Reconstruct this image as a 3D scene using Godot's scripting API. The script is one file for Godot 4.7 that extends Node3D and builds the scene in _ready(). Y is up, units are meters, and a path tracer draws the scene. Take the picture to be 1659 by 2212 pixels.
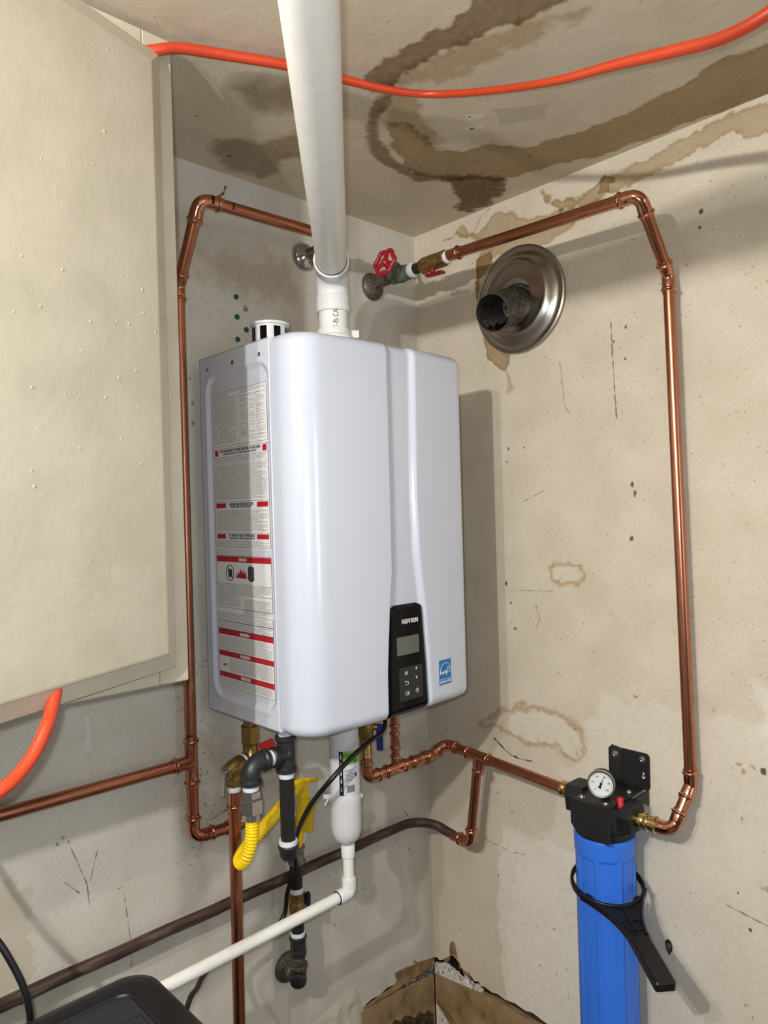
extends Node3D
# A corner utility room: a wall-hung tankless water heater with its copper, gas, vent and drain piping.
# World: the room corner is the y axis; the left wall is the plane z = 0, the right wall the plane x = 0. Metres.

var M := {}
var rng := RandomNumberGenerator.new()
const CEIL := 2.097
const K := 960.0          # wall texture pixels per metre
const SPAN := 1.25        # textured reach of each wall from the corner

# ---------------------------------------------------------------- shape builder
class Shape:
	var v := PackedVector3Array()
	var n := PackedVector3Array()
	var uv := PackedVector2Array()

	func tri(a: Vector3, b: Vector3, c: Vector3, na: Vector3, nb: Vector3, nc: Vector3, ua := Vector2.ZERO, ub := Vector2.ZERO, uc := Vector2.ZERO) -> void:
		var g := (b - a).cross(c - a)
		if g.length_squared() < 1e-20:
			return
		if g.dot(na + nb + nc) > 0.0:
			v.append(a); v.append(c); v.append(b)
			n.append(na); n.append(nc); n.append(nb)
			uv.append(ua); uv.append(uc); uv.append(ub)
		else:
			v.append(a); v.append(b); v.append(c)
			n.append(na); n.append(nb); n.append(nc)
			uv.append(ua); uv.append(ub); uv.append(uc)

	func flat3(a: Vector3, b: Vector3, c: Vector3, out: Vector3) -> void:
		var g := (b - a).cross(c - a).normalized()
		if g.dot(out) < 0.0:
			g = -g
		tri(a, b, c, g, g, g)

	func flat4(a: Vector3, b: Vector3, c: Vector3, d: Vector3, out: Vector3) -> void:
		flat3(a, b, c, out)
		flat3(a, c, d, out)

	# box with chamfered edges, in its own axes of the transform
	func box(size: Vector3, bev: float, xf := Transform3D()) -> void:
		var h := size * 0.5
		var b := minf(bev, minf(h.x, minf(h.y, h.z)) * 0.98)
		for axis in 3:
			var u := (axis + 1) % 3
			var w := (axis + 2) % 3
			for s in [-1.0, 1.0]:
				var q := []
				for k in [[-1, -1], [1, -1], [1, 1], [-1, 1]]:
					var p := Vector3()
					p[axis] = s * h[axis]
					p[u] = k[0] * (h[u] - b)
					p[w] = k[1] * (h[w] - b)
					q.append(xf * p)
				var o := Vector3()
				o[axis] = s
				flat4(q[0], q[1], q[2], q[3], xf.basis * o)
			for s in [-1.0, 1.0]:
				for t in [-1.0, 1.0]:
					var q := []
					for e in [[-1, 0], [1, 0], [1, 1], [-1, 1]]:
						var p := Vector3()
						p[axis] = e[0] * (h[axis] - b)
						p[u] = s * (h[u] if e[1] == 0 else h[u] - b)
						p[w] = t * (h[w] - b if e[1] == 0 else h[w])
						q.append(xf * p)
					var o := Vector3()
					o[u] = s
					o[w] = t
					flat4(q[0], q[1], q[2], q[3], xf.basis * o)
		for sx in [-1.0, 1.0]:
			for sy in [-1.0, 1.0]:
				for sz in [-1.0, 1.0]:
					var o := Vector3(sx, sy, sz)
					flat3(xf * Vector3(sx * h.x, sy * (h.y - b), sz * (h.z - b)), xf * Vector3(sx * (h.x - b), sy * h.y, sz * (h.z - b)), xf * Vector3(sx * (h.x - b), sy * (h.y - b), sz * h.z), xf.basis * o)

	# tube along a path; one radius per point; creases where the profile turns sharply; flat squeezes the second axis
	func sweep(pts: PackedVector3Array, rad: PackedFloat32Array, sides := 20, caps := true, flat := 1.0, vscale := 20.0, up := Vector3.ZERO) -> void:
		var m := pts.size()
		var dirs: Array[Vector3] = []
		for i in m:
			var d := Vector3.ZERO
			if i > 0: d += (pts[i] - pts[i - 1]).normalized()
			if i < m - 1: d += (pts[i + 1] - pts[i]).normalized()
			dirs.append(d.normalized() if d.length() > 1e-6 else (dirs[i - 1] if i > 0 else Vector3.UP))
		var side: Vector3
		if up != Vector3.ZERO:
			side = up.cross(dirs[0]).normalized()
		else:
			side = dirs[0].cross(Vector3(0.31, 0.9, 0.17)).normalized()
		var rs: Array = []
		var ln := 0.0
		var lens := PackedFloat32Array()
		for i in m:
			if i > 0:
				ln += pts[i].distance_to(pts[i - 1])
			lens.append(ln)
			side = (side - dirs[i] * side.dot(dirs[i])).normalized()
			var oth := dirs[i].cross(side)
			var ring := PackedVector3Array()
			for k in sides + 1:
				var a := TAU * k / sides
				ring.append(side * cos(a) + oth * sin(a) * flat)
			rs.append(ring)
		var slope := PackedFloat32Array()
		for i in m - 1:
			slope.append(atan2(rad[i + 1] - rad[i], maxf(pts[i + 1].distance_to(pts[i]), 1e-6)))
		for i in m - 1:
			var s0 := slope[i]
			var s1 := slope[i]
			if i > 0 and absf(slope[i - 1] - slope[i]) < 0.75: s0 = (slope[i - 1] + slope[i]) * 0.5
			if i < m - 2 and absf(slope[i + 1] - slope[i]) < 0.75: s1 = (slope[i + 1] + slope[i]) * 0.5
			var r0: PackedVector3Array = rs[i]
			var r1: PackedVector3Array = rs[i + 1]
			for k in sides:
				var a := pts[i] + r0[k] * rad[i]
				var b := pts[i] + r0[k + 1] * rad[i]
				var c := pts[i + 1] + r1[k + 1] * rad[i + 1]
				var d := pts[i + 1] + r1[k] * rad[i + 1]
				var na := (r0[k] * cos(s0) - dirs[i] * sin(s0)).normalized()
				var nb := (r0[k + 1] * cos(s0) - dirs[i] * sin(s0)).normalized()
				var nc := (r1[k + 1] * cos(s1) - dirs[i + 1] * sin(s1)).normalized()
				var nd := (r1[k] * cos(s1) - dirs[i + 1] * sin(s1)).normalized()
				var u0 := float(k) / sides
				var u1 := float(k + 1) / sides
				tri(a, b, c, na, nb, nc, Vector2(u0, lens[i] * vscale), Vector2(u1, lens[i] * vscale), Vector2(u1, lens[i + 1] * vscale))
				tri(a, c, d, na, nc, nd, Vector2(u0, lens[i] * vscale), Vector2(u1, lens[i + 1] * vscale), Vector2(u0, lens[i + 1] * vscale))
		if caps:
			for e in [0, m - 1]:
				var o := -dirs[0] if e == 0 else dirs[m - 1]
				var r: PackedVector3Array = rs[e]
				if rad[e] > 1e-5:
					for k in sides:
						tri(pts[e], pts[e] + r[k] * rad[e], pts[e] + r[k + 1] * rad[e], o, o, o)

	# turned solid: profile of (distance along, radius) from at along dir
	func turn(at: Vector3, dir: Vector3, prof: Array, sides := 28, caps := true) -> void:
		var p := PackedVector3Array()
		var r := PackedFloat32Array()
		for q in prof:
			p.append(at + dir.normalized() * q[0])
			r.append(q[1])
		# a profile that doubles back keeps its own direction
		var m := p.size()
		var d := dir.normalized()
		var s := d.cross(Vector3(0.31, 0.9, 0.17)).normalized()
		var t := d.cross(s)
		for i in m - 1:
			var e := Vector2(prof[i + 1][0] - prof[i][0], prof[i + 1][1] - prof[i][1])
			var nn := Vector2(-e.y, e.x).normalized()
			var n0 := nn
			var n1 := nn
			if i > 0:
				var f := Vector2(prof[i][0] - prof[i - 1][0], prof[i][1] - prof[i - 1][1])
				var fn := Vector2(-f.y, f.x).normalized()
				if fn.dot(nn) > 0.72: n0 = (fn + nn).normalized()
			if i < m - 2:
				var f := Vector2(prof[i + 2][0] - prof[i + 1][0], prof[i + 2][1] - prof[i + 1][1])
				var fn := Vector2(-f.y, f.x).normalized()
				if fn.dot(nn) > 0.72: n1 = (fn + nn).normalized()
			for k in sides:
				var a0 := TAU * k / sides
				var a1 := TAU * (k + 1) / sides
				var q0 := s * cos(a0) + t * sin(a0)
				var q1 := s * cos(a1) + t * sin(a1)
				var va := p[i] + q0 * r[i]
				var vb := p[i] + q1 * r[i]
				var vc := p[i + 1] + q1 * r[i + 1]
				var vd := p[i + 1] + q0 * r[i + 1]
				tri(va, vb, vc, q0 * n0.y + d * n0.x, q1 * n0.y + d * n0.x, q1 * n1.y + d * n1.x, Vector2(float(k) / sides, prof[i][0] * 20), Vector2(float(k + 1) / sides, prof[i][0] * 20), Vector2(float(k + 1) / sides, prof[i + 1][0] * 20))
				tri(va, vc, vd, q0 * n0.y + d * n0.x, q1 * n1.y + d * n1.x, q0 * n1.y + d * n1.x, Vector2(float(k) / sides, prof[i][0] * 20), Vector2(float(k + 1) / sides, prof[i + 1][0] * 20), Vector2(float(k) / sides, prof[i + 1][0] * 20))
		if caps:
			for e in [0, m - 1]:
				if r[e] < 1e-5:
					continue
				var o := -d if e == 0 else d
				for k in sides:
					var a0 := TAU * k / sides
					var a1 := TAU * (k + 1) / sides
					tri(p[e], p[e] + (s * cos(a0) + t * sin(a0)) * r[e], p[e] + (s * cos(a1) + t * sin(a1)) * r[e], o, o, o)

	# outline in the local xy plane, front face at z = 0 looking to +z, going back by depth; a small chamfer on the front edge
	func prism(poly: PackedVector2Array, depth: float, xf := Transform3D(), uvs := Vector2.ONE, uvo := Vector2.ZERO, bev := 0.0) -> void:
		var face := poly
		if bev > 0.0:
			var inner := Geometry2D.offset_polygon(poly, -bev)
			if inner.size() and inner[0].size() == poly.size():
				face = _matched(inner[0], poly)
			else:
				bev = 0.0
		var ids := Geometry2D.triangulate_polygon(face)
		if ids.is_empty(): printerr("untriangulated outline ", face)
		var nf := (xf.basis * Vector3(0, 0, 1)).normalized()
		for i in range(0, ids.size(), 3):
			var a := face[ids[i]]
			var b := face[ids[i + 1]]
			var c := face[ids[i + 2]]
			tri(xf * Vector3(a.x, a.y, 0), xf * Vector3(b.x, b.y, 0), xf * Vector3(c.x, c.y, 0), nf, nf, nf, a * uvs + uvo, b * uvs + uvo, c * uvs + uvo)
			tri(xf * Vector3(a.x, a.y, -depth), xf * Vector3(b.x, b.y, -depth), xf * Vector3(c.x, c.y, -depth), -nf, -nf, -nf, a * uvs + uvo, b * uvs + uvo, c * uvs + uvo)
		var cw := Geometry2D.is_polygon_clockwise(poly)
		for i in poly.size():
			var j := (i + 1) % poly.size()
			var e := poly[j] - poly[i]
			var o2 := Vector2(e.y, -e.x) * (-1.0 if cw else 1.0)
			var o := (xf.basis * Vector3(o2.x, o2.y, 0)).normalized()
			var ua := poly[i] * uvs + uvo
			var ub := poly[j] * uvs + uvo
			var a := xf * Vector3(poly[i].x, poly[i].y, -bev)
			var b := xf * Vector3(poly[j].x, poly[j].y, -bev)
			var c := xf * Vector3(poly[j].x, poly[j].y, -depth)
			var d := xf * Vector3(poly[i].x, poly[i].y, -depth)
			tri(a, b, c, o, o, o, ua, ub, ub)
			tri(a, c, d, o, o, o, ua, ub, ua)
			if bev > 0.0:
				var g := xf * Vector3(face[i].x, face[i].y, 0)
				var h := xf * Vector3(face[j].x, face[j].y, 0)
				var on := (o + nf).normalized()
				tri(a, b, h, on, on, on, ua, ub, ub)
				tri(a, h, g, on, on, on, ua, ub, ua)

	func _matched(inner: PackedVector2Array, poly: PackedVector2Array) -> PackedVector2Array:
		var best := 0
		for k in inner.size():
			if inner[k].distance_to(poly[0]) < inner[best].distance_to(poly[0]):
				best = k
		var out := PackedVector2Array()
		for k in inner.size():
			out.append(inner[(best + k) % inner.size()])
		return out

	# grid of points rows x cols with normals from neighbours; outward hint
	func sheet(p: Array, hint: Callable, uvs: Array = []) -> void:
		var rows := p.size()
		var cols: int = p[0].size()
		var nm := []
		for i in rows:
			var row := PackedVector3Array()
			for j in cols:
				var du: Vector3 = p[i][mini(j + 1, cols - 1)] - p[i][maxi(j - 1, 0)]
				var dv: Vector3 = p[mini(i + 1, rows - 1)][j] - p[maxi(i - 1, 0)][j]
				var nn := du.cross(dv).normalized()
				if nn.dot(hint.call(p[i][j])) < 0.0: nn = -nn
				row.append(nn)
			nm.append(row)
		for i in rows - 1:
			for j in cols - 1:
				var ua := Vector2(float(j) / (cols - 1), float(i) / (rows - 1))
				var uc := Vector2(float(j + 1) / (cols - 1), float(i + 1) / (rows - 1))
				if uvs.size():
					ua = uvs[i][j]
					uc = uvs[i + 1][j + 1]
				tri(p[i][j], p[i][j + 1], p[i + 1][j + 1], nm[i][j], nm[i][j + 1], nm[i + 1][j + 1], ua, Vector2(uc.x, ua.y), uc)
				tri(p[i][j], p[i + 1][j + 1], p[i + 1][j], nm[i][j], nm[i + 1][j + 1], nm[i + 1][j], ua, uc, Vector2(ua.x, uc.y))

	func mesh() -> ArrayMesh:
		var arr := []
		arr.resize(Mesh.ARRAY_MAX)
		arr[Mesh.ARRAY_VERTEX] = v
		arr[Mesh.ARRAY_NORMAL] = n
		arr[Mesh.ARRAY_TEX_UV] = uv
		var am := ArrayMesh.new()
		am.add_surface_from_arrays(Mesh.PRIMITIVE_TRIANGLES, arr)
		var st := SurfaceTool.new()
		st.create_from(am, 0)
		st.index()
		return st.commit()


# ---------------------------------------------------------------- naming and placing
func thing(called: String, label: String, category: String, at := Vector3.ZERO, group := "") -> Node3D:
	var o := Node3D.new()
	o.name = called
	add_child(o, true)
	o.position = at
	o.set_meta("label", label)
	o.set_meta("category", category)
	if group: o.set_meta("group", group)
	return o

func put(called: String, s: Shape, mat: Material, parent: Node3D = null) -> MeshInstance3D:
	return put_mesh(called, s.mesh(), mat, parent)

func put_mesh(called: String, mesh: Mesh, mat: Material, parent: Node3D = null) -> MeshInstance3D:
	var o := MeshInstance3D.new()
	o.name = called
	o.mesh = mesh
	o.material_override = mat
	var to: Node3D = parent if parent else self
	to.add_child(o, true)
	# shapes are drawn in world metres: bring them into the thing's own axes
	if parent:
		var g := Transform3D()
		var q: Node3D = parent
		while q and q != self:
			g = q.transform * g
			q = q.get_parent() as Node3D
		o.transform = g.affine_inverse()
	return o

func tag(o: Node3D, label: String, category := "", group := "", kind := "") -> Node3D:
	o.set_meta("label", label)
	if category: o.set_meta("category", category)
	if group: o.set_meta("group", group)
	if kind: o.set_meta("kind", kind)
	return o

func C(r: float, g: float, b: float) -> Color:
	return Color(r / 255.0, g / 255.0, b / 255.0)

func mat(called: String, c: Color, rough: float, metal := 0.0) -> StandardMaterial3D:
	var m := StandardMaterial3D.new()
	m.resource_name = called
	m.albedo_color = c
	m.roughness = rough
	m.metallic = metal
	m.metallic_specular = 0.5
	M[called] = m
	return m

func noise_tex(seed_: int, freq: float, size := 512, octaves := 4, ramp: Array = [], stops: Array = []) -> NoiseTexture2D:
	var n := FastNoiseLite.new()
	n.seed = seed_
	n.noise_type = FastNoiseLite.TYPE_SIMPLEX_SMOOTH
	n.frequency = freq
	n.fractal_octaves = octaves
	var t := NoiseTexture2D.new()
	t.width = size
	t.height = size
	t.seamless = true
	t.noise = n
	if ramp.size():
		var g := Gradient.new()
		g.offsets = PackedFloat32Array(stops)
		g.colors = PackedColorArray(ramp)
		t.color_ramp = g
	return t

func relief(m: StandardMaterial3D, tex: Texture2D, cm: float) -> void:
	m.heightmap_enabled = true
	m.heightmap_texture = tex
	m.heightmap_scale = cm

func tri_map(m: StandardMaterial3D, scale: float) -> void:
	m.uv1_triplanar = true
	m.uv1_world_triplanar = true
	m.uv1_scale = Vector3.ONE * scale

# ---------------------------------------------------------------- pipe fittings
func press_r(s: float, r: float) -> float:      # outer radius of a press fitting, s metres from its mouth
	if s < 0.0032: return r + 0.0017
	if s < 0.0102: return r + 0.0017 + 0.0027 * sin(PI * (s - 0.0032) / 0.007)
	if s < 0.0225: return r + 0.0016
	return r + 0.0010

const PRESS := [0.0, 0.0031, 0.0042, 0.0055, 0.0067, 0.0079, 0.0092, 0.0103, 0.0222, 0.0245]

func path_len(p: PackedVector3Array) -> float:
	var l := 0.0
	for i in range(1, p.size()): l += p[i].distance_to(p[i - 1])
	return l

func path_at(p: PackedVector3Array, s: float) -> Vector3:
	var l := 0.0
	for i in range(1, p.size()):
		var d := p[i].distance_to(p[i - 1])
		if l + d >= s or i == p.size() - 1:
			return p[i - 1].lerp(p[i], clampf((s - l) / maxf(d, 1e-9), 0.0, 1.0))
		l += d
	return p[p.size() - 1]

func press_sweep(sh: Shape, path: PackedVector3Array, r: float, first := true, last := true) -> void:
	var total := path_len(path)
	var ss: Array[float] = []
	var l := 0.0
	for i in path.size():
		if i > 0: l += path[i].distance_to(path[i - 1])
		if (not first or l > 0.0255) and (not last or total - l > 0.0255): ss.append(l)
	for q in PRESS:
		if first and q < total * 0.5: ss.append(q)
		if last and q < total * 0.5: ss.append(total - q)
	if not first: ss.append(0.0)
	if not last: ss.append(total)
	ss.sort()
	var pts := PackedVector3Array()
	var rad := PackedFloat32Array()
	var prev := -1.0
	for s in ss:
		if s - prev < 0.0002: continue
		prev = s
		pts.append(path_at(path, s))
		var d := 1.0
		if first: d = minf(d, s)
		if last: d = minf(d, total - s)
		rad.append(press_r(d, r))
	sh.sweep(pts, rad, 28)

func bend(c: Vector3, d0: Vector3, d1: Vector3, R: float, leg: float, seg := 12) -> PackedVector3Array:
	var th := d0.angle_to(d1)
	var T := R * tan(th * 0.5)
	var p := PackedVector3Array()
	var a := c - d0 * T
	var b := c + d1 * T
	if leg > 0.0: p.append(a - d0 * leg)
	var axis := d0.cross(d1).normalized()
	var inward := axis.cross(d0).normalized()
	var o := a + inward * R
	for k in seg + 1:
		p.append(o + (a - o).rotated(axis, th * k / seg))
	if leg > 0.0: p.append(b + d1 * leg)
	return p

# pipe through corners: elbows at the inner corners, straight pipes between
func pipe_run(parent: Node3D, corners: Array, r: float, pipe_m: Material, fit_m: Material, R := 0.018, leg := 0.0245) -> void:
	var start: Vector3 = corners[0]
	for i in range(1, corners.size()):
		var c: Vector3 = corners[i]
		var d0: Vector3 = (c - corners[i - 1]).normalized()
		if i == corners.size() - 1:
			straight(parent, start, c, r, pipe_m)
			return
		var d1: Vector3 = (corners[i + 1] - c).normalized()
		var T := R * tan(d0.angle_to(d1) * 0.5)
		straight(parent, start, c - d0 * (T + 0.004), r, pipe_m)
		var sh := Shape.new()
		press_sweep(sh, bend(c, d0, d1, R, leg), r)
		put("elbow", sh, fit_m, parent)
		start = c + d1 * (T + 0.004)

func straight(parent: Node3D, a: Vector3, b: Vector3, r: float, m: Material, called := "pipe") -> void:
	if a.distance_to(b) < 0.004: return
	var sh := Shape.new()
	sh.sweep(PackedVector3Array([a, b]), PackedFloat32Array([r, r]), 28, true, 1.0, 6.0)
	put(called, sh, m, parent)

func tee(parent: Node3D, c: Vector3, axis: Vector3, half: float, branch: Vector3, blen: float, r: float, m: Material, rb := -1.0) -> void:
	var sh := Shape.new()
	press_sweep(sh, PackedVector3Array([c - axis * half, c + axis * half]), r)
	press_sweep(sh, PackedVector3Array([c, c + branch * blen]), rb if rb > 0 else r, false, true)
	put("tee", sh, m, parent)

func coupling(parent: Node3D, c: Vector3, axis: Vector3, half: float, r: float, m: Material) -> void:
	var sh := Shape.new()
	press_sweep(sh, PackedVector3Array([c - axis * half, c + axis * half]), r)
	put("coupling", sh, m, parent)

func hex_nut(parent: Node3D, called: String, c: Vector3, dir: Vector3, rr: float, len: float, m: Material, sides := 6) -> void:
	var sh := Shape.new()
	var d := dir.normalized()
	sh.turn(c - d * len * 0.5, d, [[0, rr * 0.9], [0.0016, rr], [len - 0.0016, rr], [len, rr * 0.9]], sides)
	put(called, flat_shaded(sh), m, parent)

func flat_shaded(sh: Shape) -> Shape:
	for i in range(0, sh.v.size(), 3):
		var g := (sh.v[i + 2] - sh.v[i]).cross(sh.v[i + 1] - sh.v[i]).normalized()
		for k in 3: sh.n[i + k] = g
	return sh

func smooth_path(ctrl: Array, seg := 10) -> PackedVector3Array:
	var p := PackedVector3Array()
	for i in ctrl.size() - 1:
		var a: Vector3 = ctrl[maxi(i - 1, 0)]
		var b: Vector3 = ctrl[i]
		var c: Vector3 = ctrl[i + 1]
		var d: Vector3 = ctrl[mini(i + 2, ctrl.size() - 1)]
		for k in seg:
			p.append(b.cubic_interpolate(c, a, d, float(k) / seg))
	p.append(ctrl[ctrl.size() - 1])
	return p

func const_rad(p: PackedVector3Array, r: float) -> PackedFloat32Array:
	var a := PackedFloat32Array()
	a.resize(p.size())
	a.fill(r)
	return a

func basis_from(x: Vector3, y: Vector3) -> Basis:     # columns x, y and their cross product
	var xx := x.normalized()
	var zz := xx.cross(y).normalized()
	return Basis(xx, zz.cross(xx).normalized(), zz)

# lettering as thin geometry: xf puts the text's own xy plane on the surface
func letters(parent: Node3D, called: String, text: String, height: float, xf: Transform3D, m: Material, font := "Droid Sans", bold := false, squash := 1.0, around := 0.0) -> MeshInstance3D:
	var f := SystemFont.new()
	f.font_names = PackedStringArray([font])
	if bold: f.font_weight = 700
	var t := TextMesh.new()
	t.text = text
	t.font = f
	t.font_size = 24
	t.pixel_size = height / 24.0 * 1.35
	t.depth = 0.0003
	t.curve_step = 3.0
	var arr := t.get_mesh_arrays()
	var vs: PackedVector3Array = arr[Mesh.ARRAY_VERTEX]
	var ns: PackedVector3Array = arr[Mesh.ARRAY_NORMAL]
	for i in vs.size():
		var p := vs[i]
		p.x *= squash
		if around > 0.0:            # wrap round an upright cylinder of that radius
			var a := p.x / around
			p = Vector3(sin(a) * (around + p.z), p.y, cos(a) * (around + p.z) - around)
		vs[i] = xf * p
		ns[i] = (xf.basis * ns[i]).normalized()
	var am := ArrayMesh.new()
	var out := []
	out.resize(Mesh.ARRAY_MAX)
	out[Mesh.ARRAY_VERTEX] = vs
	out[Mesh.ARRAY_NORMAL] = ns
	out[Mesh.ARRAY_INDEX] = arr[Mesh.ARRAY_INDEX]
	am.add_surface_from_arrays(Mesh.PRIMITIVE_TRIANGLES, out)
	return put_mesh(called, am, m, parent)

func poly2(a: Array) -> PackedVector2Array:
	var p := PackedVector2Array()
	for i in range(0, a.size(), 2): p.append(Vector2(a[i], a[i + 1]))
	return p

func round_rect(x0: float, y0: float, x1: float, y1: float, r: float, seg := 5) -> PackedVector2Array:
	var p := PackedVector2Array()
	for q in [[x1 - r, y1 - r, 0.0], [x0 + r, y1 - r, PI / 2], [x0 + r, y0 + r, PI], [x1 - r, y0 + r, 1.5 * PI]]:
		for k in seg + 1:
			var a: float = q[2] + PI / 2 * k / seg
			p.append(Vector2(q[0] + r * cos(a), q[1] + r * sin(a)))
	return p

# ---------------------------------------------------------------- the scene
const CAM_POS := Vector3(-1.3873, 1.3863, 1.3251)
const CAM_ROT := Vector3(-0.0031, -0.7569, -0.0280)     # pitch, yaw, roll
const LAMPS := [[Vector3(-1.98, 1.875, 1.09), 1.62], [Vector3(-1.98, 1.905, 0.92), 0.76]]

func _ready() -> void:
	var cam := Camera3D.new()
	cam.name = "camera"
	cam.position = CAM_POS
	cam.rotation = CAM_ROT
	cam.fov = 70.034
	cam.near = 0.02
	cam.current = true
	add_child(cam, true)
	var env := Environment.new()
	env.background_mode = Environment.BG_COLOR
	env.background_color = C(12, 12, 12)
	env.tonemap_mode = Environment.TONE_MAPPER_LINEAR
	env.tonemap_exposure = 0.96
	env.sdfgi_enabled = true
	env.ssao_enabled = true
	env.ssil_enabled = true
	var we := WorldEnvironment.new()
	we.name = "environment"
	we.environment = env
	add_child(we, true)
	# an unseen twin-bulb lamp, out of view high on the left, and the phone's own flash beside its lens
	for q in LAMPS: add_omni("unseen_bulb_light", q[0], q[1], C(255, 251, 247), 0.016)
	var R := Basis.from_euler(CAM_ROT)
	var fp := CAM_POS + R * Vector3(-0.020, 0.022, 0.006)
	add_omni("flash_light", fp + R * Vector3(0, 0, -0.004), 0.56, C(240, 249, 255), 0.01)
	# cool light of an unseen window behind the viewpoint, for the left wall
	var day := AreaLight3D.new()
	day.name = "unseen_window_light"
	day.position = Vector3(-0.95, 1.35, 5.16)
	day.area_size = Vector2(0.9, 1.3)
	day.area_normalize_energy = true
	day.light_energy = 2.0
	day.light_color = C(226, 238, 255)
	day.area_range = 9.0
	day.shadow_enabled = true
	add_child(day, true)
	make_materials()
	build_room()
	var sh := Shape.new()
	sh.turn(fp, R * Vector3(0, 0, -1), [[-0.003, 0.0045], [0.0, 0.0045], [0.0008, 0.003], [0.0009, 0.0]], 16)
	var fm := mat("flash_glow", C(255, 255, 255), 0.4)
	fm.emission_enabled = true
	fm.emission = C(250, 252, 255)
	fm.emission_energy_multiplier = 4.0
	tag(put("flash_lamp", sh, fm), "tiny round white flash lamp of the phone at the viewpoint", "lamp")
	build_lamps()
	build_heater()
	build_cabinet()
	build_vent()
	build_orange()
	build_old_vent()
	build_left_copper()
	build_right_copper()
	build_outlet_copper()
	build_hot()
	build_gas()
	build_drain()
	build_filter()
	build_wrench()
	build_bin()
	build_cables()
	build_anchors()
	plaster_chip(-0.02, 0.03, 0.012, "largest white plaster crumb on the floor in the corner")
	plaster_chip(-0.055, 0.022, 0.008, "small white plaster crumb left of the largest one in the corner")
	plaster_chip(-0.025, 0.065, 0.007, "smallest white plaster crumb on the floor beside the right wall")

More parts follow.
